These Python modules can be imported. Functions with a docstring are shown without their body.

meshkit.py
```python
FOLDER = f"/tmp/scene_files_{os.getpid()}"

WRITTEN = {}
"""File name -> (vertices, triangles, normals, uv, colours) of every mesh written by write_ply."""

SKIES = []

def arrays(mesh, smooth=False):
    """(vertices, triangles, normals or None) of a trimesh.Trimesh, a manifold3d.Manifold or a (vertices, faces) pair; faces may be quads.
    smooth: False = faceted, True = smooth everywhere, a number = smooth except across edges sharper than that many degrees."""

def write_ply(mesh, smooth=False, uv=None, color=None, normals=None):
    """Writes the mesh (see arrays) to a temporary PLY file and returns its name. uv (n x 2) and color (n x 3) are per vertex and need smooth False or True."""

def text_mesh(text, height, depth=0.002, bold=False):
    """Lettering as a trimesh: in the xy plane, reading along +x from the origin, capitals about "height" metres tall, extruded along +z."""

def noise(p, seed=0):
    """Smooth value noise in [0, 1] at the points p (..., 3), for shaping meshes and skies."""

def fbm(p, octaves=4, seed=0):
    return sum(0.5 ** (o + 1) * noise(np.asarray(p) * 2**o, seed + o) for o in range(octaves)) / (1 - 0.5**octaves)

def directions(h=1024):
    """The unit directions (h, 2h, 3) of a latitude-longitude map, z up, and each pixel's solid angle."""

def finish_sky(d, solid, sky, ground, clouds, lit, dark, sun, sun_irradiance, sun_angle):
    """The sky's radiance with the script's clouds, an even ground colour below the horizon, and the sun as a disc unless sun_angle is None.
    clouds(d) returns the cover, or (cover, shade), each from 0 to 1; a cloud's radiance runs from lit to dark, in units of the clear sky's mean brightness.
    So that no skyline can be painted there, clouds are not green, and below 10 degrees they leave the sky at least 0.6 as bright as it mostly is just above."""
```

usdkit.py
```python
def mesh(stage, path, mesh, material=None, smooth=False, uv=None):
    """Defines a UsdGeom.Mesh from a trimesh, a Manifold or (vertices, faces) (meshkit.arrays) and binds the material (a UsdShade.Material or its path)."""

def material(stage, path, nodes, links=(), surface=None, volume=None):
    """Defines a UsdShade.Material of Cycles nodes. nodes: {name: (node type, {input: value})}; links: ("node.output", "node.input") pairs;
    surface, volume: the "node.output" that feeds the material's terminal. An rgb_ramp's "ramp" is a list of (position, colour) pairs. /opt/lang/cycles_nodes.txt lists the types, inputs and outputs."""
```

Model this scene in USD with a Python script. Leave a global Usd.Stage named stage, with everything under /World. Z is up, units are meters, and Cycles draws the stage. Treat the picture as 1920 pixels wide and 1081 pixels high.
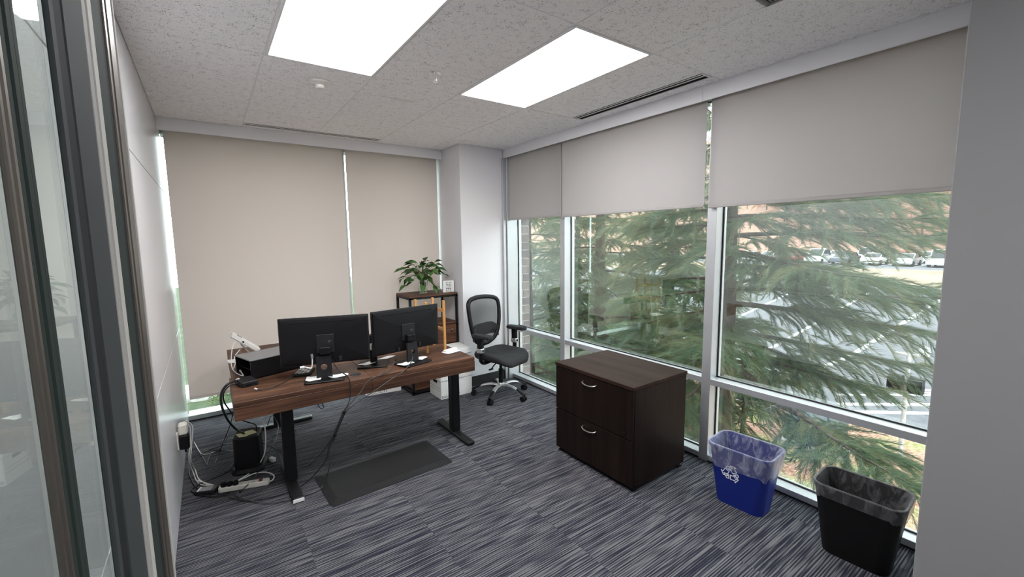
import math, random
import numpy as np
import trimesh
import usdkit, meshkit
from pxr import Usd, UsdGeom, UsdLux, UsdShade, Gf, Sdf, Vt
from shapely.geometry import Polygon, box as sbox
from shapely import affinity

PI = math.pi
rng = np.random.default_rng(7)
random.seed(7)
stage = Usd.Stage.CreateInMemory()
UsdGeom.SetStageUpAxis(stage, 'Z')
UsdGeom.SetStageMetersPerUnit(stage, 1.0)
UsdGeom.Xform.Define(stage, '/World')
UsdGeom.Scope.Define(stage, '/World/Looks')

# ------------------------------------------------------------------ camera, sky, exposure
YAW, PITCH, ROLL, FPX, EYE = 0.6166, 0.1135, -0.0133, 804.46, (0, 0, 1.70)
_f = np.array([math.sin(YAW) * math.cos(PITCH), math.cos(YAW) * math.cos(PITCH), -math.sin(PITCH)])
_r0 = np.array([math.cos(YAW), -math.sin(YAW), 0]); _u0 = np.cross(_r0, _f)
_r = math.cos(ROLL) * _r0 + math.sin(ROLL) * _u0; _u = -math.sin(ROLL) * _r0 + math.cos(ROLL) * _u0
cam = UsdGeom.Camera.Define(stage, '/World/camera')
cam.AddTransformOp().Set(Gf.Matrix4d(*_r, 0, *_u, 0, *(-_f), 0, *EYE, 1))
cam.CreateHorizontalApertureAttr(36.0)
cam.CreateVerticalApertureAttr(36.0 * 1081 / 1920)
cam.CreateFocalLengthAttr(36.0 * FPX / 1920)
cam.CreateClippingRangeAttr(Gf.Vec2f(0.02, 1000))
cam.CreateExposureAttr(0.60)
SKY, PANEL, SUN, SUN_AZ, SUN_EL = 1.42, 13.6, 1.75, 18.0, 46.0
dome = UsdLux.DomeLight.Define(stage, '/World/sky')
dome.CreateIntensityAttr(SKY)
dome.CreateColorAttr(Gf.Vec3f(0.90, 0.96, 1.0))
sun = UsdLux.DistantLight.Define(stage, '/World/sun')
sun.CreateIntensityAttr(SUN); sun.CreateAngleAttr(0.6); sun.CreateColorAttr(Gf.Vec3f(1.0, .95, .87))
# towards the sun: mostly beyond the back windows, a little to the right, half way up the sky
sun_xf = UsdGeom.Xformable(sun); sun_xf.AddRotateZOp().Set(-SUN_AZ); sun_xf.AddRotateXOp().Set(-(90.0 - SUN_EL))

# ------------------------------------------------------------------ helpers
MATS = {}
def mat(name, nodes, links=(), surface=None, volume=None):
    MATS[name] = usdkit.material(stage, '/World/Looks/' + name, nodes, links, surface, volume)
    return MATS[name]

def plain(name, col, rough=0.5, metal=0.0, **kw):
    p = {'base_color': col, 'roughness': rough, 'metallic': metal}; p.update(kw)
    return mat(name, {'p': ('principled_bsdf', p)}, (), 'p.BSDF')

def speckled(name, c1, c2, scale, rough=0.6, bump=0.0, stretch=(1, 1, 1), detail=3, lo=0.35, hi=0.65, spec=0.5, metal=0.0):
    """two tones mixed by noise in object space, with fine relief"""
    n = {'tc': ('texture_coordinate', {}), 'm': ('mapping', {'scale': stretch}), 'n': ('noise_texture', {'scale': scale, 'detail': detail}),
         'r': ('rgb_ramp', {'ramp': [(0, c1), (lo, c1), (hi, c2), (1, c2)]}), 'p': ('principled_bsdf', {'roughness': rough, 'specular_ior_level': spec, 'metallic': metal})}
    l = [('tc.object', 'm.vector'), ('m.vector', 'n.vector'), ('n.fac', 'r.fac'), ('r.color', 'p.base_color')]
    if bump:
        n['b'] = ('bump', {'strength': bump, 'distance': 0.004}); l += [('n.fac', 'b.height'), ('b.normal', 'p.normal')]
    return mat(name, n, l, 'p.BSDF')

_used = {}
def numbered(parent, name):
    k = (parent, name); c = _used.get(k, 0); _used[k] = c + 1
    return f'{parent}/{name}' + (f'_{c:03d}' if c else '')

def meta(p, label=None, cat=None, group=None, kind=None):
    for k, v in (('label', label), ('category', cat), ('group', group), ('kind', kind)):
        if v: p.SetCustomDataByKey(k, v)
    return p

def thing(name, label=None, cat=None, loc=(0, 0, 0), rotz=0.0, group=None, kind=None):
    x = UsdGeom.Xform.Define(stage, numbered('/World', name))
    x.AddTranslateOp().Set(Gf.Vec3d(*map(float, loc)))
    if rotz: x.AddRotateZOp().Set(float(math.degrees(rotz)))
    p = x.GetPrim(); meta(p, label, cat, group, kind)
    p_off[str(p.GetPath())] = (np.array(loc, float), rotz)
    return p
p_off = {}

def part(parent, name, m, material, label=None, smooth=False, world=False, kind=None):
    """a mesh under parent; world=True: m is given in world coordinates"""
    pp = str(parent.GetPath()) if parent is not None else '/World'
    if world:
        base = '/'.join(pp.split('/')[:3])
        if base in p_off:
            loc, rz = p_off[base]
            m = m.copy(); m.apply_translation(-loc)
            if rz: m.apply_transform(trimesh.transformations.rotation_matrix(-rz, [0, 0, 1]))
    g = usdkit.mesh(stage, numbered(pp, name), m, MATS[material] if isinstance(material, str) else material, smooth=smooth)
    return meta(g.GetPrim(), label=label, kind=kind)

def single(name, label, cat, m, material, smooth=False, group=None, kind=None, loc=None):
    """a thing that is one mesh: built at its own base"""
    b = m.bounds
    loc = np.array([(b[0][0] + b[1][0]) / 2, (b[0][1] + b[1][1]) / 2, b[0][2]]) if loc is None else np.array(loc)
    m = m.copy(); m.apply_translation(-loc)
    g = usdkit.mesh(stage, numbered('/World', name), m, MATS[material], smooth=smooth)
    UsdGeom.Xformable(g).AddTranslateOp().Set(Gf.Vec3d(*map(float, loc)))
    return meta(g.GetPrim(), label, cat, group, kind)

def cat_(*ms):
    ms = [m for k in ms for m in (k if isinstance(k, (list, tuple)) else [k])]
    return trimesh.util.concatenate([m if isinstance(m, trimesh.Trimesh) else m for m in ms])

def bx(x0, x1, y0, y1, z0, z1, c=0.0):
    """box with chamfered edges"""
    if c <= 0:
        m = trimesh.creation.box([x1 - x0, y1 - y0, z1 - z0]); m.apply_translation([(x0 + x1) / 2, (y0 + y1) / 2, (z0 + z1) / 2]); return m
    c = min(c, (x1 - x0) * .49, (y1 - y0) * .49, (z1 - z0) * .49)
    A, B = (x0, y0, z0), (x1, y1, z1); V = []; idx = {}
    for k in range(8):
        sg = [(k >> i) & 1 for i in range(3)]
        for ax in range(3):                      # the corner's vertex lying on the face across axis ax
            p = [(B[i] if sg[i] else A[i]) + (0 if i == ax else (-c if sg[i] else c)) for i in range(3)]
            idx[k, ax] = len(V); V.append(p)
    F = []
    for k in range(8): F.append([idx[k, 0], idx[k, 1], idx[k, 2]])
    for ax in range(3):
        o1, o2 = [i for i in range(3) if i != ax]
        for v in (0, 1):                         # faces
            ks = [(v << ax) | (p << o1) | (q << o2) for p, q in ((0, 0), (1, 0), (1, 1), (0, 1))]
            q4 = [idx[k, ax] for k in ks]; F += [q4[:3], [q4[0], q4[2], q4[3]]]
        for p in (0, 1):                         # edges running along ax
            for q in (0, 1):
                k0 = (p << o1) | (q << o2); k1 = k0 | (1 << ax)
                q4 = [idx[k0, o1], idx[k1, o1], idx[k1, o2], idx[k0, o2]]; F += [q4[:3], [q4[0], q4[2], q4[3]]]
    V = np.array(V, float); F = np.array(F); ctr = (np.array(A) + np.array(B)) / 2
    nrm = np.cross(V[F[:, 1]] - V[F[:, 0]], V[F[:, 2]] - V[F[:, 0]]); out = ((V[F].mean(1) - ctr) / (np.array(B) - np.array(A)) * nrm * (np.array(B) - np.array(A))).sum(1)
    F[out < 0] = F[out < 0][:, ::-1]
    return trimesh.Trimesh(V, F, process=False)

def rot(m, ang, axis, at=(0, 0, 0)):
    m = m.copy(); m.apply_transform(trimesh.transformations.rotation_matrix(ang, axis, at)); return m
def mv(m, d):
    m = m.copy(); m.apply_translation(d); return m

def cyl(p0, p1, r, r1=None, n=20):
    return tube([p0, p1], [r, r if r1 is None else r1], n)

def spline(pts, per=6):
    p = np.array(pts, float); n = len(p)
    if n < 3: return p
    q = np.vstack([2 * p[0] - p[1], p, 2 * p[-1] - p[-2]]); out = []
    for i in range(n - 1):
        a, b, c, d = q[i:i + 4]
        for t in np.linspace(0, 1, per, endpoint=False):
            out.append(.5 * (2 * b + (c - a) * t + (2 * a - 5 * b + 4 * c - d) * t * t + (3 * b - a - 3 * c + d) * t ** 3))
    out.append(p[-1]); return np.array(out)

def tube(pts, r, n=8, cap=True, flat=1.0, up0=None):
    """swept tube along pts; r a number or one per point; flat squeezes it along its second axis"""
    p = np.array(pts, float); k = len(p); r = np.full(k, r) if np.ndim(r) == 0 else np.array(r, float)
    t = np.gradient(p, axis=0) if k > 2 else np.array([p[1] - p[0]] * 2)
    t /= np.maximum(np.linalg.norm(t, axis=1, keepdims=True), 1e-9)
    ref = np.array(up0, float) if up0 is not None else (np.array([0, 0, 1.0]) if abs(t[0][2]) < .9 else np.array([1.0, 0, 0]))
    u = np.cross(ref, t[0]); u /= np.linalg.norm(u); V = []
    a = np.arange(n) / n * 2 * PI
    for i in range(k):
        u = u - t[i] * (u @ t[i]); u /= max(np.linalg.norm(u), 1e-9); w = np.cross(t[i], u)
        V.append(p[i] + r[i] * (np.cos(a)[:, None] * u + flat * np.sin(a)[:, None] * w))
    V = np.vstack(V); F = []
    for i in range(k - 1):
        for j in range(n):
            A, B = i * n + j, i * n + (j + 1) % n
            F += [(A, B, B + n), (A, B + n, A + n)]
    if cap:
        V = np.vstack([V, p[0], p[-1]]); c0, c1 = k * n, k * n + 1
        for j in range(n):
            F += [(c0, (j + 1) % n, j), (c1, (k - 1) * n + j, (k - 1) * n + (j + 1) % n)]
    return trimesh.Trimesh(V, F, process=False)

def lathe(prof, n=32, at=(0, 0, 0)):
    a = np.arange(n) / n * 2 * PI; V = []; F = []
    for r, z in prof: V += [(r * math.cos(t), r * math.sin(t), z) for t in a]
    for i in range(len(prof) - 1):
        for j in range(n):
            A, B = i * n + j, i * n + (j + 1) % n
            F += [(A, B, B + n), (A, B + n, A + n)]
    m = trimesh.Trimesh(np.array(V), F, process=False); m.apply_translation(at); return m

def loft(rings, close=True, cap0=True, cap1=True):
    """surface through closed rings of equal point counts"""
    n = len(rings[0]); V = np.vstack(rings); F = []
    for i in range(len(rings) - 1):
        for j in range(n):
            A, B = i * n + j, i * n + (j + 1) % n
            F += [(A, B, B + n), (A, B + n, A + n)]
    extra = []
    if cap0:
        extra.append(np.mean(rings[0], 0)); c = len(V) + len(extra) - 1
        F += [(c, (j + 1) % n, j) for j in range(n)]
    if cap1:
        extra.append(np.mean(rings[-1], 0)); c = len(V) + len(extra) - 1; o = (len(rings) - 1) * n
        F += [(c, o + j, o + (j + 1) % n) for j in range(n)]
    if extra: V = np.vstack([V] + [np.array(extra)])
    return trimesh.Trimesh(V, F, process=False)

def rrect(w, d, r, n=6, cx=0, cy=0):
    """rounded rectangle outline, counter-clockwise"""
    r = min(r, w / 2 - 1e-4, d / 2 - 1e-4); out = []
    for sx, sy, a0 in ((1, 1, 0), (-1, 1, PI / 2), (-1, -1, PI), (1, -1, 1.5 * PI)):
        for t in np.linspace(0, PI / 2, n):
            out.append((cx + sx * (w / 2 - r) + r * math.cos(a0 + t), cy + sy * (d / 2 - r) + r * math.sin(a0 + t)))
    return np.array(out)
def ring(xy, z): return np.column_stack([xy, np.full(len(xy), z)])
def rbox(w, d, h, r, c=0.004, z=0.0):
    """upright block with rounded vertical edges and softened top and bottom"""
    return loft([ring(rrect(w - 2 * c, d - 2 * c, r), z), ring(rrect(w, d, r + c), z + c), ring(rrect(w, d, r + c), z + h - c), ring(rrect(w - 2 * c, d - 2 * c, r), z + h)])
def extrude(poly, h):
    gs = getattr(poly, 'geoms', [poly]); return cat_([trimesh.creation.extrude_polygon(g, h, engine='earcut') for g in gs])

def frame_T(o, ex, ey, ez):
    T = np.eye(4); T[:3, 0], T[:3, 1], T[:3, 2], T[:3, 3] = ex, ey, ez, o; return T
def text(t, h, o, ex, ey, depth=.001, bold=False):
    m = meshkit.text_mesh(t, h, depth, bold); ex, ey = np.array(ex, float), np.array(ey, float)
    m.apply_transform(frame_T(o, ex, ey, np.cross(ex, ey))); return m

# ------------------------------------------------------------------ materials
plain('white_paint', (.76, .755, .78), .55)
plain('pier_paint', (.285, .285, .288), .7)
plain('panel_white', (.58, .58, .595), .28)
plain('seam_dark', (.10, .10, .10), .7)
plain('aluminium', (.52, .535, .55), .42, .55)
plain('aluminium_dark', (.20, .215, .225), .45, .5)
plain('valance_grey', (.80, .80, .82), .5, .0)
plain('gasket_black', (.012, .012, .014), .5)
plain('black_metal', (.008, .008, .009), .45, specular_ior_level=.22)
plain('black_plastic', (.006, .006, .007), .45, specular_ior_level=.22)
plain('dark_plastic', (.014, .014, .016), .5, specular_ior_level=.25)
plain('grey_plastic', (.20, .20, .20), .45)
plain('white_plastic', (.78, .77, .74), .4)
plain('ivory_plastic', (.74, .72, .64), .4)
plain('paper_white', (.82, .82, .80), .8)
plain('note_yellow', (.72, .70, .42), .8)
plain('chrome', (.80, .80, .80), .22, 1.0)
plain('silver', (.62, .62, .62), .35, .8)
plain('cable_black', (.013, .013, .015), .5)
plain('cable_grey', (.05, .046, .045), .45)
plain('cable_white', (.70, .69, .66), .45)
plain('bin_blue', (.009, .022, .185), .42, specular_ior_level=.3)
plain('bin_black', (.006, .006, .0065), .5, specular_ior_level=.25)
plain('print_black', (.02, .02, .02), .7)
plain('print_white', (.82, .84, .86), .6)
plain('red_button', (.12, .02, .015), .4)
plain('baseboard_black', (.015, .015, .016), .6)
plain('tee_white', (.80, .79, .79), .5)
plain('slot_black', (.008, .008, .009), .8, specular_ior_level=.1)
plain('brush_bronze', (.15, .135, .118), .4, .6)
plain('frame_green', (.036, .050, .045), .75, specular_ior_level=.08)
plain('stile_grey', (.062, .070, .072), .75, specular_ior_level=.08)
plain('stile_dark', (.026, .030, .032), .8, specular_ior_level=.08)
plain('stile_light', (.50, .50, .47), .7, specular_ior_level=.1)
plain('jamb_grey', (.36, .36, .34), .7, specular_ior_level=.1)

speckled('bark', (.055, .042, .034), (.12, .095, .078), 14, .9, .5, (1, 1, .25))
speckled('twig_brown', (.12, .08, .06), (.20, .14, .11), 20, .9)
speckled('concrete', (.48, .475, .465), (.58, .575, .565), 8, .85, .1)
speckled('asphalt', (.115, .115, .127), (.155, .155, .166), 3, .9, .05, detail=8)
speckled('road_paint', (.55, .55, .55), (.70, .70, .70), 5, .7)
speckled('verge', (.24, .165, .115), (.34, .26, .185), .6, .95, detail=8)
speckled('lawn', (.03, .055, .025), (.085, .11, .055), 1.3, .95, detail=8)
speckled('mortar', (.46, .44, .43), (.55, .53, .52), 30, .95)
speckled('crate_green', (.010, .030, .035), (.02, .05, .055), 3, .4)
speckled('rock_pale', (.50, .47, .44), (.68, .66, .63), 4, .9, .4)
speckled('standing_mat', (.007, .007, .008), (.012, .012, .013), 160, .7, .35, spec=.3)
speckled('seat_black', (.010, .010, .011), (.018, .018, .020), 300, .85, .3)
speckled('bark_litter', (.20, .10, .07), (.42, .27, .20), 2.2, .95, .2, detail=8, lo=.3, hi=.7)
for i, (a, b) in enumerate((((.15, .12, .12), (.21, .17, .165)), ((.19, .155, .15), (.25, .205, .20)), ((.13, .11, .115), (.18, .15, .155)))):
    speckled(f'brick_{"abc"[i]}', a, b, 18, .9, .3)

def wood(name, dark, mid, light, axis, scale=1.0, rough=.42, spec=.4):
    """streaked timber, the grain runs along axis"""
    s = [9.0 * scale] * 3; s[axis] = .55 * scale
    s2 = [70.0 * scale] * 3; s2[axis] = 2.2 * scale
    mat(name, {'tc': ('texture_coordinate', {}), 'm': ('mapping', {'scale': s}), 'm2': ('mapping', {'scale': s2}),
               'n': ('noise_texture', {'scale': 1.6, 'detail': 6, 'roughness': .62, 'distortion': .6}), 'n2': ('noise_texture', {'scale': 1.5, 'detail': 3}),
               'mx': ('mix_float', {'fac': .33}), 'r': ('rgb_ramp', {'ramp': [(0, dark), (.36, dark), (.5, mid), (.66, light), (1, light)]}),
               'b': ('bump', {'strength': .12, 'distance': .002}), 'p': ('principled_bsdf', {'roughness': rough, 'specular_ior_level': spec})},
        [('tc.object', 'm.vector'), ('tc.object', 'm2.vector'), ('m.vector', 'n.vector'), ('m2.vector', 'n2.vector'), ('n.fac', 'mx.a'), ('n2.fac', 'mx.b'),
         ('mx.result', 'r.fac'), ('r.color', 'p.base_color'), ('n2.fac', 'b.height'), ('b.normal', 'p.normal')], 'p.BSDF')
wood('walnut_x', (.034, .016, .010), (.086, .040, .023), (.20, .098, .054), 0, 1.0, .48, .25)
wood('walnut_y', (.036, .017, .010), (.090, .043, .025), (.20, .10, .056), 1, 1.0, .48, .25)
wood('walnut_z', (.040, .022, .015), (.080, .045, .030), (.12, .068, .044), 2)
wood('espresso_y', (.017, .0095, .0075), (.027, .0155, .012), (.042, .024, .019), 1, .8, .5, .04)
wood('espresso_z', (.011, .007, .0062), (.0155, .0098, .0088), (.021, .0138, .0122), 2, .8, .38, .05)
wood('oak_post', (.40, .19, .06), (.52, .26, .085), (.60, .32, .12), 2, 2.0)

# carpet: broken pale lines across the room on dark blue-grey pile
mat('carpet', {'g': ('geometry', {}), 'oi': ('object_info', {}), 'cx': ('combine_xyz', {'y': 0.0, 'z': 0.0}), 'mu': ('math', {'math_type': 'multiply', 'value2': 37.0}),
               'ad': ('vector_math', {'math_type': 'add'}), 'm': ('mapping', {'scale': (.45, 125, 1)}), 'n': ('noise_texture', {'scale': 1.0, 'detail': 1.5, 'roughness': .5}),
               'm2': ('mapping', {'scale': (5.0, 90, 1)}), 'n2': ('noise_texture', {'scale': 1.0, 'detail': 1.0}),
               'f': ('noise_texture', {'scale': 420, 'detail': 2}), 'w': ('wave_texture', {'bands_direction': 'y', 'scale': 25.0, 'distortion': .0, 'detail': 0.0}), 'mr': ('map_range', {'from_min': 0.0, 'from_max': 1.0, 'to_min': .30, 'to_max': .70}), 'mw': ('mix_float', {'fac': .26}), 'mx': ('mix_float', {'fac': .45}), 'mf': ('mix_float', {'fac': .14}),
               'r': ('rgb_ramp', {'ramp': [(0, (.012, .012, .020)), (.45, (.019, .020, .032)), (.50, (.052, .054, .068)), (.545, (.145, .142, .148)), (1, (.22, .216, .216))]}),
               'b': ('bump', {'strength': .5, 'distance': .004}), 'p': ('principled_bsdf', {'roughness': .95, 'specular_ior_level': .15})},
    [('oi.random', 'mu.value1'), ('mu.value', 'cx.x'), ('g.position', 'ad.vector1'), ('cx.vector', 'ad.vector2'), ('ad.vector', 'm.vector'), ('m.vector', 'n.vector'),
     ('ad.vector', 'm2.vector'), ('m2.vector', 'n2.vector'), ('g.position', 'f.vector'), ('n.fac', 'mx.a'), ('n2.fac', 'mx.b'), ('ad.vector', 'w.vector'), ('w.fac', 'mr.value'), ('mx.result', 'mw.a'), ('mr.result', 'mw.b'), ('mw.result', 'mf.a'), ('f.fac', 'mf.b'),
     ('mf.result', 'r.fac'), ('r.color', 'p.base_color'), ('mf.result', 'b.height'), ('b.normal', 'p.normal')], 'p.BSDF')

# mineral fibre ceiling tile with small dark fissures
mat('ceiling_tile_fibre', {'g': ('geometry', {}), 'm': ('mapping', {'scale': (1.15, .85, 1)}), 'n': ('noise_texture', {'scale': 150, 'detail': 2, 'roughness': .6}), 'n2': ('noise_texture', {'scale': 24, 'detail': 2}),
                           'a': ('math', {'math_type': 'multiply_add', 'value2': .38}), 'r': ('rgb_ramp', {'ramp': [(0, (.93, .915, .925)), (.775, (.925, .91, .92)), (.84, (.60, .595, .59)), (.92, (.42, .415, .41)), (1, (.42, .415, .41))]}),
                           'b': ('bump', {'strength': .5, 'distance': .002, 'invert': True}), 'p': ('principled_bsdf', {'roughness': .95, 'specular_ior_level': .1})},
    [('g.position', 'm.vector'), ('m.vector', 'n.vector'), ('g.position', 'n2.vector'), ('n2.fac', 'a.value1'), ('n.fac', 'a.value3'), ('a.value', 'r.fac'), ('r.color', 'p.base_color'), ('a.value', 'b.height'), ('b.normal', 'p.normal')], 'p.BSDF')

def shade(name, col, through, fac):
    """woven roller shade: daylight glows through the cloth"""
    mat(name, {'g': ('geometry', {}), 'w': ('noise_texture', {'scale': 500, 'detail': 2}), 'w2': ('noise_texture', {'scale': 6, 'detail': 2}), 'b': ('bump', {'strength': .15, 'distance': .001}),
               'd': ('diffuse_bsdf', {'color': col}), 't': ('translucent_bsdf', {'color': through}), 'm': ('mix_closure', {'fac': fac})},
        [('g.position', 'w.vector'), ('w.fac', 'b.height'), ('b.normal', 'd.normal'), ('d.BSDF', 'm.closure1'), ('t.BSDF', 'm.closure2')], 'm.closure')
shade('shade_cloth', (.41, .402, .40), (.84, .785, .77), .36)
shade('shade_warm', (.62, .59, .565), (.84, .735, .69), .44)

def pane(name, ior, tint, rough=0.0, gloss=(1, 1, 1)):
    """window glass: clear for daylight, mirrors by the angle of view; the same seen from either face"""
    mat(name, {'g': ('geometry', {}), 'i': ('math', {'math_type': 'multiply_add', 'value2': 1.0 / ior - ior, 'value3': ior}), 'fr': ('fresnel', {}),
               't': ('transparent_bsdf', {'color': tint}), 's': ('glossy_bsdf', {'color': gloss, 'roughness': rough}), 'm': ('mix_closure', {})},
        [('g.backfacing', 'i.value1'), ('i.value', 'fr.IOR'), ('fr.fac', 'm.fac'), ('t.BSDF', 'm.closure1'), ('s.BSDF', 'm.closure2')], 'm.closure')
pane('window_glass', 2.2, (.86, .90, .885), 0.0, (.88, .96, .93))
pane('door_glass', 1.62, (.90, .95, .93), 0.0, (.9, .97, .95))
pane('thin_film', 1.35, (.80, .81, .84), .22)
mat('vase_glass', {'p': ('principled_bsdf', {'base_color': (.95, .98, .96), 'roughness': .03, 'transmission_weight': 1.0, 'ior': 1.45})}, (), 'p.BSDF')
def film(name, tint, body, lo, hi):
    mat(name, {'tc': ('texture_coordinate', {}), 'm': ('mapping', {'scale': (1, 1, .45)}), 'n': ('noise_texture', {'scale': 17, 'detail': 5, 'roughness': .62, 'distortion': 1.6}), 'lw': ('layer_weight', {'blend': .35}),
               'r': ('rgb_ramp', {'ramp': [(0, (lo,) * 3), (.47, (lo,) * 3), (.56, ((lo + hi) / 2,) * 3), (.66, (hi,) * 3), (1, (hi,) * 3)]}), 'a': ('math', {'math_type': 'multiply_add', 'value2': .45}), 'c': ('clamp', {'max': .8}),
               'b': ('bump', {'strength': .8, 'distance': .006}), 't': ('transparent_bsdf', {'color': tint}), 'd': ('principled_bsdf', {'base_color': body, 'roughness': .22}), 'x': ('mix_closure', {})},
        [('tc.object', 'm.vector'), ('m.vector', 'n.vector'), ('n.fac', 'r.fac'), ('lw.facing', 'a.value1'), ('r.color', 'a.value3'), ('a.value', 'c.value'), ('c.result', 'x.fac'), ('n.fac', 'b.height'), ('b.normal', 'd.normal'), ('t.BSDF', 'x.closure1'), ('d.BSDF', 'x.closure2')], 'x.closure')
film('film_clear', (.94, .95, .98), (.66, .68, .76), .07, .34)
film('film_smoky', (.86, .86, .87), (.25, .25, .26), .12, .40)
mat('chair_mesh', {'tc': ('texture_coordinate', {}), 't': ('transparent_bsdf', {'color': (1, 1, 1)}), 'd': ('diffuse_bsdf', {'color': (.035, .035, .037)}), 'm': ('mix_closure', {'fac': .68})},
    [('t.BSDF', 'm.closure1'), ('d.BSDF', 'm.closure2')], 'm.closure')
mat('lamp_diffuser', {'e': ('emission', {'color': (1.0, .982, .99), 'strength': PANEL})}, (), 'e.emission')

def leafy(name, c1, c2, thr, fac=.35):
    mat(name, {'oi': ('object_info', {}), 'r': ('rgb_ramp', {'ramp': [(0, c1), (1, c2)]}), 'd': ('principled_bsdf', {'roughness': .55, 'specular_ior_level': .3}), 't': ('translucent_bsdf', {'color': thr}), 'm': ('mix_closure', {'fac': fac})},
        [('oi.random', 'r.fac'), ('r.color', 'd.base_color'), ('d.BSDF', 'm.closure1'), ('t.BSDF', 'm.closure2')], 'm.closure')
leafy('needle_green', (.065, .11, .075), (.19, .24, .16), (.18, .24, .12))
leafy('needle_yellow', (.15, .17, .09), (.28, .28, .17), (.22, .24, .12))
leafy('shrub_green', (.05, .10, .03), (.18, .25, .07), (.18, .26, .06))
leafy('needle_russet', (.30, .16, .11), (.48, .30, .22), (.40, .25, .18))
leafy('pothos_leaf', (.030, .085, .022), (.085, .19, .05), (.10, .22, .04), .22)
plain('car_white', (.82, .83, .84), .25)
plain('car_silver', (.50, .52, .54), .25, .5)
plain('car_dark', (.05, .06, .08), .25)
plain('car_red', (.35, .04, .03), .25)
plain('car_glass', (.03, .035, .04), .08)
plain('tyre', (.02, .02, .02), .8)

# ================================================================== THE ROOM
XL, XR, YB, ZC = -0.26, 2.99, 5.03, 2.746
def copy_of(src, loc, rotz, label=None, group=None):
    was = src.GetCustomData()
    import re
    r = thing(re.sub(r'_\d{3}$', '', src.GetName()), label or was.get('label'), was.get('category'), loc, rotz, group or was.get('group'))
    r.GetReferences().AddInternalReference(src.GetPath()); r.SetInstanceable(True)
    return r

# floor: carpet tiles laid on a slab
floor = thing('floor', 'dark blue-grey carpet tile floor with pale broken stripes', kind='structure')
part(floor, 'slab', bx(-.6, 3.2, -2.8, 5.3, -.3, -.012), 'concrete')
tile = .6096
xs = [XL] + [v for v in np.arange(-.262 + tile, 3.0, tile)] + [3.04]
ys = np.arange(-2.6, 5.2, tile)
for i in range(len(xs) - 1):
    for j, y in enumerate(ys):
        y1 = min(y + tile, 5.08); x1 = min(xs[i + 1], 3.04)
        if y1 - y < .05 or x1 - xs[i] < .03: continue
        part(floor, 'carpet_tile', bx(xs[i] + .0004, x1 - .0004, y + .0004, y1 - .0004, -.012, -.0002 * ((i + j) % 2)), 'carpet')

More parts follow.
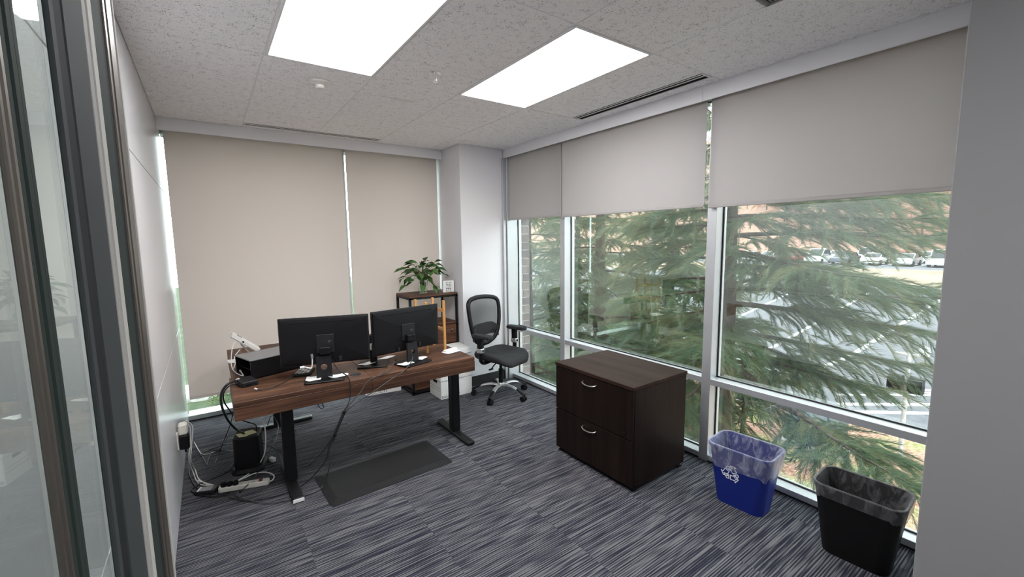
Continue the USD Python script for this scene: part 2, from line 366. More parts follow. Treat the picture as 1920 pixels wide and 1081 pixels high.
# ceiling: tegular mineral tiles in a white grid
ceiling = thing('ceiling', 'suspended ceiling of speckled white mineral tiles', kind='structure')
part(ceiling, 'slab', bx(-.6, 3.3, -2.8, 5.3, 2.80, 2.95), 'concrete')
GX = [-.262, .347, .957, 1.566, 2.176, 2.915]
GY = [-2.6, -2.021, -.802, .417, 1.636, 2.855, 4.074, 4.675]
LAMPS = [(1, 4), (3, 4), (2, 1)]
for i in range(5):
    for j in range(7):
        if (i, j) in LAMPS: continue
        cells = [(GX[i], GX[i + 1], GY[j], GY[j + 1])]
        if (i, j) == (3, 3): cells = [(GX[3], GX[4], 1.026, GY[4])]
        if (i, j) == (4, 6): cells = [(2.176, 2.33, 4.074, 4.675), (2.33, 2.915, 4.074, 4.255)]
        if i == 4 and j < 3: cells = [(2.176, 2.334, GY[j], GY[j + 1])]
        if (i, j) == (4, 3): cells = [(2.176, 2.915, .417, GY[4])]
        if j == 6 and i in (1, 2): cells = [(GX[i], GX[i + 1], 4.074, 4.510), (GX[i], GX[i + 1], 4.604, 4.675)]
        if (i, j) == (4, 4): cells = [(2.176, 2.692, GY[4], GY[5]), (2.806, 2.915, GY[4], GY[5])]
        for a, b, c, d in cells:
            part(ceiling, 'ceiling_tile', bx(a + .004, b - .004, c + .004, d - .004, 2.7445, 2.766, .0015), 'ceiling_tile_fibre')
for x in GX[:-1]:
    part(ceiling, 'grid_bar', bx(x - .012, x + .012, -2.6, 4.68, 2.7485, 2.79), 'tee_white')
for y in GY[1:-1] + [1.026]:
    part(ceiling, 'grid_bar', bx(XL, 2.92, y - .012, y + .012, 2.748, 2.79), 'tee_white')

# left wall: demountable white panels with dark seams
wl = thing('wall_left', 'white demountable panel wall with thin dark seams', kind='structure')
part(wl, 'backing', bx(XL - .14, XL - .014, -2.8, 5.3, -.1, 2.9), 'seam_dark')
for y0, y1 in ((-2.6, -.02), (-.015, 2.458), (2.463, 5.05)):
    for z0, z1 in ((.004, .918), (.923, 2.147), (2.152, 2.75)):
        part(wl, 'wall_panel', bx(XL - .02, XL, y0, y1, z0, z1, .0015), 'panel_white')
wr = single('wall_right', 'plain grey painted pier at the right by the doorway', None, bx(2.336, 3.16, -2.7, .388, 0, 2.80, .004), 'pier_paint', kind='structure')
wc = single('wall_corner', 'white painted corner column between the two window walls', None, bx(2.336, 2.905, 4.26, 5.22, 0, 2.80, .003), 'white_paint', kind='structure')
single('wall_front', 'white corridor wall behind the doorway', None, bx(-.4, 3.2, -2.75, -2.6, 0, 2.80), 'white_paint', kind='structure')
single('wall_exterior', 'building face below the windows', None, bx(3.06, 3.2, -3, 5.3, -5.6, -.02), 'brick_a', kind='structure')
bb = thing('baseboard_corner', 'black rubber baseboard round the corner column', kind='structure')
part(bb, 'baseboard', bx(2.345, 2.90, 4.250, 4.26, 0, .112, .002), 'baseboard_black')
part(bb, 'baseboard', bx(2.326, 2.336, 4.250, 5.02, 0, .112, .002), 'baseboard_black')
single('baseboard_right', 'black baseboard on the right pier', None, bx(2.326, 2.336, -2.6, .398, 0, .10, .002), 'baseboard_black', kind='structure')

# right window wall
XG = 3.088
def gasket(y0, y1, z0, z1, x=XG, w=.009):
    return cat_(bx(x - .012, x - .003, y0, y1, z0, z0 + w), bx(x - .012, x - .003, y0, y1, z1 - w, z1), bx(x - .012, x - .003, y0, y0 + w, z0, z1), bx(x - .012, x - .003, y1 - w, y1, z0, z1))
bays = [(.39, 1.68, 'nearest'), (1.75, 3.28, 'middle'), (3.35, 4.205, 'far')]
for k, (y0, y1, nm) in enumerate(bays):
    w = thing('window_%d' % (3 - k), f'{nm} bay of the right window wall in silver frames', kind='structure')
    part(w, 'sill', bx(XR, 3.12, y0, y1, .012, .052, .002), 'aluminium')
    part(w, 'sill_seal', bx(XR + .004, 3.05, y0, y1, 0, .012), 'gasket_black')
    part(w, 'transom', bx(XR + .004, 3.12, y0, y1, .602, .648, .002), 'aluminium')
    part(w, 'head', bx(XR, 3.12, y0, y1, 2.68, 2.80), 'aluminium')
    if k == 0: part(w, 'mullion', bx(XR, 3.13, 1.68, 1.75, 0, 2.80, .002), 'aluminium')
    if k == 1: part(w, 'mullion', bx(XR, 3.13, 3.28, 3.35, 0, 2.80, .002), 'aluminium')
    if k == 2:
        part(w, 'jamb', bx(2.925, 3.13, 4.205, 4.262, 0, 2.80, .002), 'aluminium')
        part(w, 'blind_channel', bx(2.885, 2.923, 4.225, 4.26, 0, 2.64, .002), 'aluminium')
    part(w, 'gasket', cat_(gasket(y0, y1, .648, 2.68), gasket(y0, y1, .052, .602)), 'gasket_black')
    part(w, 'pane', bx(XG - .003, XG + .003, y0, y1, .648, 2.68), 'window_glass')
    part(w, 'lower_pane', bx(XG - .003, XG + .003, y0, y1, .052, .602), 'window_glass')
# back window wall
YG = 5.13
for k, (x0, x1, nm) in enumerate(((XL, 1.25, 'left'), (1.316, 2.336, 'right'))):
    w = thing('window_%d' % (4 + k), f'{nm} bay of the back window wall behind lowered shades', kind='structure')
    part(w, 'sill', bx(x0, x1, YB, 5.2, .012, .055, .002), 'aluminium')
    part(w, 'sill_seal', bx(x0, x1, YB + .004, 5.1, 0, .012), 'gasket_black')
    part(w, 'head', bx(x0, x1, YB, 5.2, 2.68, 2.80), 'aluminium')
    part(w, 'jamb' if k else 'mullion', bx(2.296, 2.336, YB, 5.2, 0, 2.8, .002) if k else bx(1.25, 1.316, YB, 5.2, 0, 2.8, .002), 'aluminium')
    part(w, 'pane', bx(x0, x1, YG - .003, YG + .003, .055, 2.68), 'window_glass')

# shade pockets (grey fascias under the ceiling)
single('trim_1', 'grey shade pocket fascia above the back windows', None, bx(XL, 2.334, 4.68, 4.70, 2.643, 2.748, .002), 'valance_grey', kind='structure')
t2 = thing('trim_2', 'grey shade pocket fascia above the right windows', kind='structure')
for a, b in ((.39, 1.772), (1.773, 3.292), (3.293, 4.262)):
    part(t2, 'fascia', bx(2.912, 2.925, a, b, 2.643, 2.748, .002), 'valance_grey')
part(t2, 'fascia_end', bx(2.912, 2.99, 4.250, 4.2595, 2.643, 2.748), 'valance_grey')

# roller shades
def shade_thing(x0, x1, y0, y1, z, across, label, m):
    t = thing('roller_blind', label, 'roller blind', ((x0 + x1) / 2, (y0 + y1) / 2, z), group=None)
    if across == 'x':
        part(t, 'cloth', bx(x0, x1, y0 - .0006, y0 + .0006, z + .018, 2.70), m, world=True)
        part(t, 'hem_bar', bx(x0, x1, y0 - .006, y0 + .006, z, z + .024, .004), m, world=True)
        part(t, 'bracket', cat_(bx(x0 - .002, x0, y0 + .01, y0 + .05, 2.67, 2.80), bx(x1, x1 + .002, y0 + .01, y0 + .05, 2.67, 2.80)), 'grey_plastic', world=True)
        part(t, 'roller_tube', cyl((x0, y0 + .03, 2.70), (x1, y0 + .03, 2.70), .029), 'grey_plastic', world=True, smooth=40)
    else:
        part(t, 'cloth', bx(x0 - .0006, x0 + .0006, y0, y1, z + .018, 2.70), m, world=True)
        part(t, 'hem_bar', bx(x0 - .006, x0 + .006, y0, y1, z, z + .024, .004), m, world=True)
        part(t, 'bracket', cat_(bx(x0 - .03, x0 + .01, y0 - .002, y0, 2.67, 2.80), bx(x0 - .03, x0 + .01, y1, y1 + .002, 2.67, 2.80)), 'grey_plastic', world=True)
        part(t, 'roller_tube', cyl((x0 - .016, y0, 2.69), (x0 - .016, y1, 2.69), .016), 'grey_plastic', world=True, smooth=40)
    return t
shade_thing(-.224, 1.238, 4.80, 4.80, .283, 'x', 'wide beige roller blind lowered behind the desk, left of the two at the back', 'shade_warm')
shade_thing(1.272, 2.318, 4.80, 4.80, .283, 'x', 'narrower beige roller blind lowered behind the bookshelf and plant', 'shade_warm')
shade_thing(2.962, 2.962, 3.305, 4.215, 1.925, 'y', 'narrow grey-white roller blind half lowered next to the corner column', 'shade_cloth')
shade_thing(2.962, 2.962, 1.762, 3.285, 1.915, 'y', 'grey-white roller blind half lowered above the dark file cabinet', 'shade_cloth')
shade_thing(2.962, 2.962, .40, 1.728, 1.905, 'y', 'grey-white roller blind half lowered above the two wastebaskets', 'shade_cloth')
# bead chains in the two gaps between the right shades
for yc, lab in ((3.295, 'bright bead chain hanging between the two farther right blinds'), (1.745, 'bright bead chain hanging between the two nearer right blinds')):
    beads = [mv(trimesh.creation.icosphere(0, .0032), (2.955, yc + .004 * math.sin(k * .9), 2.64 - k * .0085)) for k in range(84)]
    single('blind_chain', lab, 'chain', cat_(beads), 'chrome', smooth=True)

# ------------------------------------------------------------------ ceiling fittings
def ceiling_lamp(cx, cy, label):
    t = thing('ceiling_light', label, 'ceiling light', (cx, cy, 2.74))
    w, d = .5976, 1.2072
    fr = [bx(-w / 2, w / 2, -d / 2, -d / 2 + .014, 0, .03, .002), bx(-w / 2, w / 2, d / 2 - .014, d / 2, 0, .03, .002), bx(-w / 2, -w / 2 + .014, -d / 2, d / 2, 0, .03, .002), bx(w / 2 - .014, w / 2, -d / 2, d / 2, 0, .03, .002)]
    part(t, 'frame', cat_(fr), 'tee_white')
    part(t, 'diffuser', bx(-w / 2 + .013, w / 2 - .013, -d / 2 + .013, d / 2 - .013, .004, .010), 'lamp_diffuser')
    return t
l0 = ceiling_lamp(.652, 2.2455, 'large lit flat ceiling light panel nearer the left wall')
copy_of(l0, (1.871, 2.2455, 2.74), 0, 'lit flat ceiling light panel nearer the right windows')
copy_of(l0, (1.2615, -1.4115, 2.74), 0, 'ceiling light panel over the corridor outside the doorway')

def slot(name, label, x0, x1, y0, y1, alongx):
    t = thing(name, label, 'air vent', ((x0 + x1) / 2, (y0 + y1) / 2, 2.735))
    part(t, 'slot_box', bx(x0, x1, y0, y1, 2.7475, 2.785), 'slot_black', world=True)
    L = []
    if alongx:
        q = np.linspace(y0, y1, 4)
        for k, (v, wd) in enumerate(((y0, .008), (y0 + .036, .007), (y1 - .010, .010))): L.append(bx(x0, x1, v, v + wd, 2.742, 2.747, .0008))
        L += [bx(x0 - .012, x0, y0, y1, 2.740, 2.76), bx(x1, x1 + .012, y0, y1, 2.740, 2.76)]
    else:
        for k, (v, wd) in enumerate(((x0, .008), (x0 + .034, .010), (x1 - .008, .008))): L.append(bx(v, v + wd, y0, y1, 2.742, 2.747, .0008))
        L += [bx(x0, x1, y0 - .012, y0, 2.740, 2.76), bx(x0, x1, y1, y1 + .012, 2.740, 2.76)]
    for m in L: part(t, 'vent_bar', m, 'tee_white', world=True)
slot('slot_diffuser', 'black linear slot air diffuser along the back fascia', .365, 1.55, 4.515, 4.60, True)
slot('slot_diffuser', 'black linear slot air diffuser along the right fascia', 2.70, 2.80, 1.655, 2.84, False)

t = thing('return_grille', 'dark perforated return air grille at the top edge of the ceiling view', 'air vent', (1.871, .7215, 2.738))
part(t, 'grille_frame', cat_([bx(-.30, .30, s * .295 - .008, s * .295 + .008, 0, .02, .002) for s in (-1, 1)] + [bx(s * .295 - .008, s * .295 + .008, -.30, .30, 0, .02, .002) for s in (-1, 1)]), 'grey_plastic')
part(t, 'grille_back', bx(-.29, .29, -.29, .29, .014, .02), 'slot_black')
for k in range(40):
    part(t, 'grille_blade', bx(-.287, .287, -.284 + k * .0145, -.278 + k * .0145, .003, .009), 'grey_plastic')

t = thing('smoke_detector', 'round white smoke detector on the ceiling', 'smoke detector', (.69, 3.122, 2.700))
part(t, 'base', lathe([(0, .046), (.068, .046), (.070, .040), (.066, .030), (.050, .022), (.0, .022)][::-1], 36), 'white_plastic', smooth=35)
part(t, 'sensing_head', lathe([(0, .0), (.022, .0), (.027, .005), (.027, .018), (.034, .023), (0, .023)], 32), 'white_plastic', smooth=35)
t = thing('sprinkler_head', 'small chrome sprinkler head hanging from the ceiling', 'sprinkler', (1.257, 2.575, 2.690))
part(t, 'escutcheon', lathe([(0, .05), (.012, .046), (.036, .050), (.036, .0555), (0, .0555)], 32), 'chrome', smooth=30)
part(t, 'body', cat_(cyl((0, 0, .022), (0, 0, .05), .009), cyl((.011, 0, .004), (.008, 0, .025), .0022, n=8), cyl((-.011, 0, .004), (-.008, 0, .025), .0022, n=8)), 'chrome', smooth=30)
part(t, 'deflector', lathe([(0, 0), (.017, 0), (.017, .002), (0, .003)], 16), 'chrome')
t = thing('ceiling_plate', 'thin white blank plate on the ceiling beyond the sprinkler', 'cover plate', (1.292, 3.185, 2.7405))
part(t, 'plate', bx(-.075, .075, -.022, .022, 0, .006, .002), 'white_plastic')
part(t, 'clip', bx(-.082, -.066, -.024, -.004, -.008, .004, .002), 'white_plastic')

# ------------------------------------------------------------------ open glass door leaf at the left edge
th = math.radians(6.8)
ux, uy = math.sin(th), math.cos(th)
O = np.array([-.12, .5])
def leaf(s0, s1, o0, o1, z0=.012, z1=2.72, c=.0015):
    """upright bar: s along the leaf, o out of its plane towards the room"""
    m = bx(s0, s1, o0, o1, z0, z1, c)
    T = frame_T((O[0], O[1], 0), (ux, uy, 0), (uy, -ux, 0), (0, 0, -1)); T[:3, 2] = (0, 0, 1)
    T[:3, 1] = (uy, -ux, 0)
    m = m.copy(); m.apply_transform(T)
    if np.linalg.det(T[:3, :3]) < 0: m.invert()
    return m
d1 = thing('door_1', 'open glass door leaf with dark metal uprights at the left edge', 'door', (O[0], O[1], 0), kind='structure')
part(d1, 'pane', leaf(-.42, .003, -.0065, -.0040), 'door_glass', world=True)
part(d1, 'pull_bar', leaf(.003, .010, -.005, .0), 'brush_bronze', world=True)
part(d1, 'pull_bar', leaf(.010, .0172, -.005, .001), 'brush_bronze', world=True)
part(d1, 'glass_edge', leaf(.0175, .027, -.005, .0), 'frame_green', world=True)
part(d1, 'glass_edge', leaf(.0275, .038, -.005, .001), 'frame_green', world=True)
part(d1, 'glass_edge', leaf(.0385, .047, -.005, .0), 'frame_green', world=True)
part(d1, 'pane', leaf(.047, .118, -.0065, -.0040), 'door_glass', world=True)
part(d1, 'stile', leaf(.118, .131, -.005, .0), 'stile_grey', world=True)
part(d1, 'stile_groove', leaf(.131, .153, -.005, -.001), 'stile_dark', world=True)
part(d1, 'stile', leaf(.153, .211, -.005, .0), 'stile_grey', world=True)
part(d1, 'jamb_strip', leaf(.2115, .226, -.005, .0), 'jamb_grey', world=True)
part(d1, 'jamb_strip', leaf(.2265, .2435, -.005, .001), 'stile_light', world=True)
part(d1, 'edge_channel', leaf(.2445, .276, -.005, .0), 'frame_green', world=True)
part(d1, 'edge_channel', leaf(.2765, .292, -.005, -.0015), 'stile_dark', world=True)
for k, (a, b, o) in enumerate(((.2925, .303, .0), (.3035, .318, .001), (.3185, .331, .0))):
    part(d1, 'brush_strip', leaf(a, b, -.005, o), 'brush_bronze', world=True)
part(d1, 'edge_bead', leaf(.3315, .340, -.005, .001), 'stile_light', world=True)
part(d1, 'bottom_rail', leaf(-.42, .34, -.012, -.002, .0, .012), 'stile_grey', world=True)

# ================================================================== FURNITURE
# ---- L-shaped standing desk
desk = thing('desk', 'L-shaped walnut standing desk with deep fascia and black steel legs', 'desk', (.90, 3.30, 0))
DT = .742
part(desk, 'desktop', bx(.065, .893, 3.0, 3.60, DT - .03, DT, .002), 'walnut_x', world=True)
part(desk, 'desktop', bx(.8945, 1.738, 3.0, 3.60, DT - .03, DT, .002), 'walnut_x', world=True)
part(desk, 'return_top', bx(.085, .69, 3.601, 4.60, DT - .03, DT, .002), 'walnut_y', world=True)
part(desk, 'fascia', bx(.065, .893, 2.998, 3.018, .628, DT - .0305, .0015), 'walnut_x', world=True)
part(desk, 'fascia', bx(.8945, 1.738, 2.998, 3.018, .628, DT - .0305, .0015), 'walnut_x', world=True)
part(desk, 'end_panel', bx(1.720, 1.738, 3.018, 3.60, .628, DT - .0305, .0015), 'walnut_y', world=True)
part(desk, 'end_panel', bx(.065, .083, 3.018, 3.60, .628, DT - .0305, .0015), 'walnut_y', world=True)
part(desk, 'return_edge', bx(.085, .69, 4.58, 4.60, .628, DT - .0305, .0015), 'walnut_x', world=True)
part(desk, 'return_edge', bx(.085, .103, 3.61, 4.579, .628, DT - .0305, .0015), 'walnut_y', world=True)
part(desk, 'rear_panel', bx(.70, 1.718, 3.585, 3.60, .628, DT - .0305, .0015), 'walnut_x', world=True)
part(desk, 'crossbeam', cat_(bx(.36, 1.70, 3.235, 3.305, .672, .7105), bx(.33, .41, 3.305, 4.42, .672, .7105)), 'black_metal', world=True)
def tleg(cx, cy, alongx, L=.58):
    a = bx(cx - .0375, cx + .0375, cy - .0375, cy + .0375, .03, .69, .006) if not alongx else bx(cx - .034, cx + .034, cy - .0375, cy + .0375, .03, .69, .006)
    lg = part(desk, 'leg', a, 'black_metal', world=True)
    inner = bx(cx - .030, cx + .030, cy - .030, cy + .030, .55, .705, .004)
    part(lg, 'sleeve', inner, 'black_metal', world=True)
    h = L / 2
    f = bx(cx - h, cx + h, cy - .035, cy + .035, .004, .034, .008) if alongx else bx(cx - .035, cx + .035, cy - h, cy + h, .004, .034, .008)
    ft = part(desk, 'foot', f, 'black_metal', world=True)
    for s in (-1, 1):
        c = (cx + s * (h - .04), cy) if alongx else (cx, cy + s * (h - .04))
        part(ft, 'glide', mv(lathe([(0, 0), (.02, 0), (.02, .006), (0, .006)], 16), (c[0], c[1], 0)), 'black_plastic', world=True)
tleg(.372, 3.27, False); tleg(1.678, 3.27, False); tleg(.425, 4.40, True)
part(desk, 'grommet', mv(lathe([(.0, .004), (.016, .004), (.017, .0015), (.024, .003), (.035, .003), (.039, 0)][::-1], 28), (.815, 3.128, DT)), 'dark_plastic', world=True, smooth=30)
part(desk, 'foot_label', bx(.338, .406, 2.975, 2.9795, .006, .030, .001), 'paper_white', 'white sticker on the end of the left foot', world=True)
part(desk, 'foot_label', bx(.706, .712, 4.372, 4.428, .012, .034, .001), 'paper_white', 'white cap on the end of the rear foot', world=True)

# ---- anti-fatigue mat
mm = loft([ring(rrect(.90, .465, .025), 0), ring(rrect(.90, .465, .025), .003), ring(rrect(.80, .365, .02), .019), ring(rrect(.796, .361, .02), .020)])
t = thing('standing_mat', 'black rubber floor mat with sloping edges lying before the desk', 'floor mat', (.972, 3.047, 0), math.radians(2.4))
part(t, 'mat', mm, 'standing_mat', smooth=12)

# ---- monitors
def monitor(label, cx, cy, rz, base_c, base_r, zb=.838):
    """back of the screen faces local -y"""
    t = thing('monitor', label, 'monitor', (cx, cy, DT), rz)
    z0 = zb - DT; W, Hh = .592, .340
    part(t, 'screen', bx(-W / 2 + .004, W / 2 - .004, .010, .014, z0 + .006, z0 + Hh - .006), 'black_plastic')
    part(t, 'bezel', bx(-W / 2, W / 2, -.004, .0105, z0, z0 + Hh, .003), 'dark_plastic')
    pr = [(W / 2 - .006, Hh / 2 - .006), (W / 2 - .012, Hh / 2 - .012), (W / 2 - .05, Hh / 2 - .05)]
    rr_ = [np.column_stack([rrect(2 * a, 2 * b, .006, 3)[:, 0], np.full(12, y), rrect(2 * a, 2 * b, .006, 3)[:, 1] + z0 + Hh / 2]) for (a, b), y in zip(pr, (-.004, -.012, -.020))]
    part(t, 'back_cover', loft([r_[::-1] for r_ in rr_][::-1]), 'black_plastic', smooth=20)
    part(t, 'vent_strip', bx(-.22, .22, -.0185, -.012, z0 + Hh - .040, z0 + Hh - .034, .001), 'slot_black')
    part(t, 'mount_plate', bx(-.058, .058, -.028, -.019, z0 + .085, z0 + .215, .003), 'dark_plastic')
    part(t, 'logo_mark', cat_(bx(.018, .040, -.0288, -.0278, z0 + .165, z0 + .168), bx(.018, .034, -.0288, -.0278, z0 + .158, z0 + .160)), 'grey_plastic')
    bxc, byc = base_c; br = base_r
    base = rot(mv(rbox(.255, .185, .012, .012), (0, .02, 0)), br, [0, 0, 1]); base = mv(base, (bxc, byc, 0))
    part(t, 'stand_base', base, 'black_plastic', smooth=30)
    n = 40
    plate = Polygon([(-.048, 0), (.048, 0), (.044, .15), (-.044, .15)]).buffer(.004).difference(Polygon([(.021 * math.cos(a), .078 + .021 * math.sin(a)) for a in np.arange(n) / n * 2 * PI]))
    pm = extrude(plate, .016); pm.apply_transform(frame_T((0, 0, 0), (1, 0, 0), (0, 0, 1), (0, -1, 0)))
    pm = rot(pm, -.05, [1, 0, 0]); pm = mv(rot(mv(pm, (0, .025, .012)), br, [0, 0, 1]), (bxc, byc, 0))
    nk = part(t, 'stand_neck', pm, 'dark_plastic')
    part(nk, 'hinge', cyl((-.03, -.034, z0 + .11), (.03, -.034, z0 + .11), .012), 'black_plastic', smooth=40)
    part(nk, 'tilt_arm', bx(-.035, .035, min(byc, -.05), -.030, z0 + .085, z0 + .135, .004), 'black_plastic')
    part(t, 'port_plug', cat_(bx(.085, .105, -.036, -.022, z0 + .02, z0 + .05, .002), bx(-.10, -.085, -.034, -.02, z0 + .015, z0 + .04, .002)), 'dark_plastic')
    return t
mon1 = monitor('black monitor seen from behind, the left of the two on the desk', .645, 3.215, math.radians(-17), (-.012, -.085), math.radians(4))
mon2 = monitor('black monitor seen from behind, the right one, beside the wooden rack', 1.25, 3.215, math.radians(9), (.012, -.075), math.radians(8))
# bare stand between the two monitors
t = thing('monitor_stand', 'bare black monitor stand without a screen between the two monitors', 'monitor stand', (1.0, 3.30, DT), math.radians(-22))
part(t, 'stand_base', rbox(.22, .21, .013, .012), 'black_plastic', smooth=30)
part(t, 'stand_neck', bx(-.022, .03, .0, .035, .012, .24, .004), 'black_plastic')
part(t, 'tilt_head', bx(-.025, .033, -.012, .0, .17, .235, .003), 'dark_plastic')
single('cable_adapter', 'small pale cable adapter on the bare stand between the monitors', 'adapter', mv(rot(lathe([(.0, 0), (.006, .002), (.0095, .012), (.0095, .045), (.005, .055), (0, .056)], 14), .05, [1, 0, 0]), (.985, 3.288, .862)), 'ivory_plastic', smooth=40)

# ---- papers lying on the stand feet and the desk
def paper(label, cx, cy, z, w, d, rz, curl=.006, name='paper_sheet', m='paper_white'):
    nx, ny = 9, 5; V = []; F = []
    for s in (0, 1):
        for j in range(ny):
            for i in range(nx):
                u_, v_ = i / (nx - 1) - .5, j / (ny - 1) - .5
                V.append((u_ * w, v_ * d + .006 * math.sin(u_ * 9), .0006 + s * .0012 + curl * (abs(u_) * 2) ** 2 * (.5 + .5 * math.sin(3 * v_ + 5 * u_))))
    N = nx * ny
    for j in range(ny - 1):
        for i in range(nx - 1):
            a = j * nx + i; b, c, d_ = a + 1, a + nx + 1, a + nx
            F += [(a + N, b + N, c + N), (a + N, c + N, d_ + N), (a, c, b), (a, d_, c)]
    bd = [i for i in range(nx)] + [j * nx + nx - 1 for j in range(1, ny)] + [(ny - 1) * nx + i for i in range(nx - 2, -1, -1)] + [j * nx for j in range(ny - 2, 0, -1)]
    for k in range(len(bd)):
        a, b = bd[k], bd[(k + 1) % len(bd)]; F += [(a, b, b + N), (a, b + N, a + N)]
    t = thing(name, label, 'paper', (cx, cy, z), rz)
    part(t, 'sheet', trimesh.Trimesh(np.array(V), F, process=False), m, smooth=30)
    return t
paper('white paper slip on the left monitor foot, left of its neck', .545, 3.175, DT + .0125, .10, .10, -.28)
paper('curled white paper slip on the left monitor foot, right of its neck', .70, 3.135, DT + .0125, .13, .07, -.2, .012)
paper('white paper strip on the bare monitor stand', .955, 3.31, DT + .0135, .12, .06, .25, .008)
paper('white paper strip behind the gap left of the right monitor neck', 1.13, 3.42, DT + .001, .17, .06, .30, .01)
paper('white paper slip on the right monitor foot, left of its neck', 1.195, 3.125, DT + .0125, .11, .07, .22, .006)
paper('white paper slip on the right monitor foot, right of its neck', 1.345, 3.195, DT + .0125, .09, .07, .4, .009)
paper('white paper under the tilted white phone at the back of the desk', .155, 4.12, DT + .001, .16, .13, .1, .002)

# ---- small things at the right end of the desk
t = thing('card_case', 'flat white two-part case lying at the right end of the desk', 'case', (1.66, 3.265, DT), math.radians(14))
part(t, 'tray', rbox(.150, .090, .010, .012), 'white_plastic', smooth=30)
part(t, 'lid', mv(rbox(.135, .045, .012, .010), (.008, .018, .0105)), 'paper_white', smooth=30)
t = thing('wooden_rack', 'small orange wooden rack of four square posts on the desk', 'rack', (1.565, 3.47, DT))
hx, hy = .083, .112
for sx, sy in ((1, -1), (-1, -1), (1, 1), (-1, 1)):
    part(t, 'post', bx(sx * hx - .0105, sx * hx + .0105, sy * hy - .0105, sy * hy + .0105, 0, .442, .002), 'oak_post')
for sx in (-1, 1):
    part(t, 'side_rail', bx(sx * hx - .007, sx * hx + .007, -hy + .01, hy - .01, .335, .365, .002), 'oak_post')
    part(t, 'side_rail', bx(sx * hx - .007, sx * hx + .007, -hy + .01, hy - .01, .17, .195, .002), 'oak_post')
part(t, 'cross_rail', bx(-hx + .01, hx - .01, hy - .007, hy + .007, .335, .365, .002), 'oak_post')
part(t, 'cross_rail', bx(-hx + .01, hx - .01, hy - .007, hy + .007, .17, .195, .002), 'oak_post')

# ---- left end of the desk
t = thing('desk_organizer', 'black open-ended desk organizer box with a grey top', 'desk organizer', (.325, 3.63, DT), math.radians(18))
w, d, h = .36, .255, .132
part(t, 'shell', cat_(bx(-w / 2, w / 2, -d / 2, -d / 2 + .012, 0, h, .002), bx(-w / 2, w / 2, d / 2 - .012, d / 2, 0, h, .002), bx(-w / 2, w / 2, -d / 2, d / 2, 0, .012, .002), bx(w / 2 - .012, w / 2, -d / 2, d / 2, 0, h, .002)), 'black_plastic')
part(t, 'top_plate', bx(-w / 2 - .003, w / 2 + .003, -d / 2 - .003, d / 2 + .003, h, h + .010, .003), 'grey_plastic')
part(t, 'inner_divider', bx(-w / 2 + .02, w / 2 - .012, -d / 2 + .012, d / 2 - .012, .055, .060, .001), 'black_plastic')
t = thing('cable_hub', 'small black hub box in front of the desk organizer', 'hub', (.158, 3.375, DT), math.radians(14))
part(t, 'case', bx(-.05, .05, -.075, .075, 0, .036, .005), 'dark_plastic')
part(t, 'port_row', bx(-.035, .035, -.0765, -.074, .010, .020), 'slot_black')
single('remote_control', 'small black remote behind the desk organizer', 'remote', mv(rot(bx(-.02, .02, -.08, .08, 0, .018, .004), .9, [0, 0, 1]), (.46, 4.25, DT)), 'black_plastic')
t = thing('desk_phone', 'white desk phone tilted on a stand at the back left', 'phone', (.205, 4.15, DT))
ph = rbox(.245, .115, .034, .012); ph = rot(mv(ph, (0, 0, 0)), math.radians(41), [0, 1, 0])
body = part(t, 'handset_body', mv(ph, (-.008, 0, .125)), 'white_plastic', smooth=30)
def on_phone(m): return mv(rot(m, math.radians(41), [0, 1, 0]), (-.008, 0, .125))
part(body, 'grille', on_phone(bx(-.085, -.045, -.02, .02, .034, .036)), 'grey_plastic')
part(body, 'camera_hole', on_phone(bx(-.03, -.014, -.059, -.056, .012, .024)), 'black_plastic')
part(body, 'seam', on_phone(bx(-.12, .11, -.0590, -.0575, .004, .0065)), 'grey_plastic')
part(t, 'stand_leg', cat_(cyl((-.03, -.03, .13), (.055, -.03, .005), .004, n=8), cyl((-.03, .03, .13), (.055, .03, .005), .004, n=8)), 'silver', smooth=40)
part(t, 'stand_base', bx(.02, .11, -.05, .05, 0, .012, .004), 'dark_plastic')
t = thing('calculator', 'grey desk calculator with dark keys below the left monitor', 'calculator', (.522, 3.40, DT), math.radians(-24))
part(t, 'case', loft([ring(rrect(.115, .175, .012), 0), ring(rrect(.117, .177, .012), .012), ring(rrect(.109, .169, .010), .020)]), 'black_plastic', smooth=25)
part(t, 'display', bx(-.045, .045, .050, .075, .0195, .022), 'grey_plastic')
for i in range(4):
    for j in range(5):
        part(t, 'key', bx(-.047 + i * .0245, -.027 + i * .0245, -.076 + j * .0235, -.058 + j * .0235, .0195, .0245, .002), 'silver' if (i + j) % 3 else 'grey_plastic')

# ---- bookshelf in the corner
sh = thing('bookshelf', 'low walnut and black steel bookshelf with drawers in the back corner', 'bookshelf', (2.03, 4.56, 0))
SX0, SX1, SY0, SY1, SZ = 1.738, 2.322, 4.362, 4.755, 1.108
for x in (SX0, SX1 - .025):
    for y in (SY0, SY1 - .025):
        part(sh, 'post', bx(x, x + .025, y, y + .025, 0, SZ - .020, .002), 'black_metal', world=True)
for y in (SY0, SY1 - .025):
    part(sh, 'rail', bx(SX0, SX1, y, y + .025, SZ - .044, SZ - .0205, .002), 'black_metal', world=True)
    part(sh, 'rail', bx(SX0, SX1, y, y + .025, .02, .045, .002), 'black_metal', world=True)
for x in (SX0, SX1 - .025):
    part(sh, 'rail', bx(x, x + .025, SY0, SY1, SZ - .044, SZ - .0205, .002), 'black_metal', world=True)
    part(sh, 'rail', bx(x, x + .025, SY0, SY1, .735, .755, .002), 'black_metal', world=True)
    part(sh, 'rail', bx(x, x + .025, SY0, SY1, .02, .045, .002), 'black_metal', world=True)
part(sh, 'top_board', bx(SX0, SX1, SY0, SY1, SZ - .020, SZ, .002), 'walnut_x', world=True)
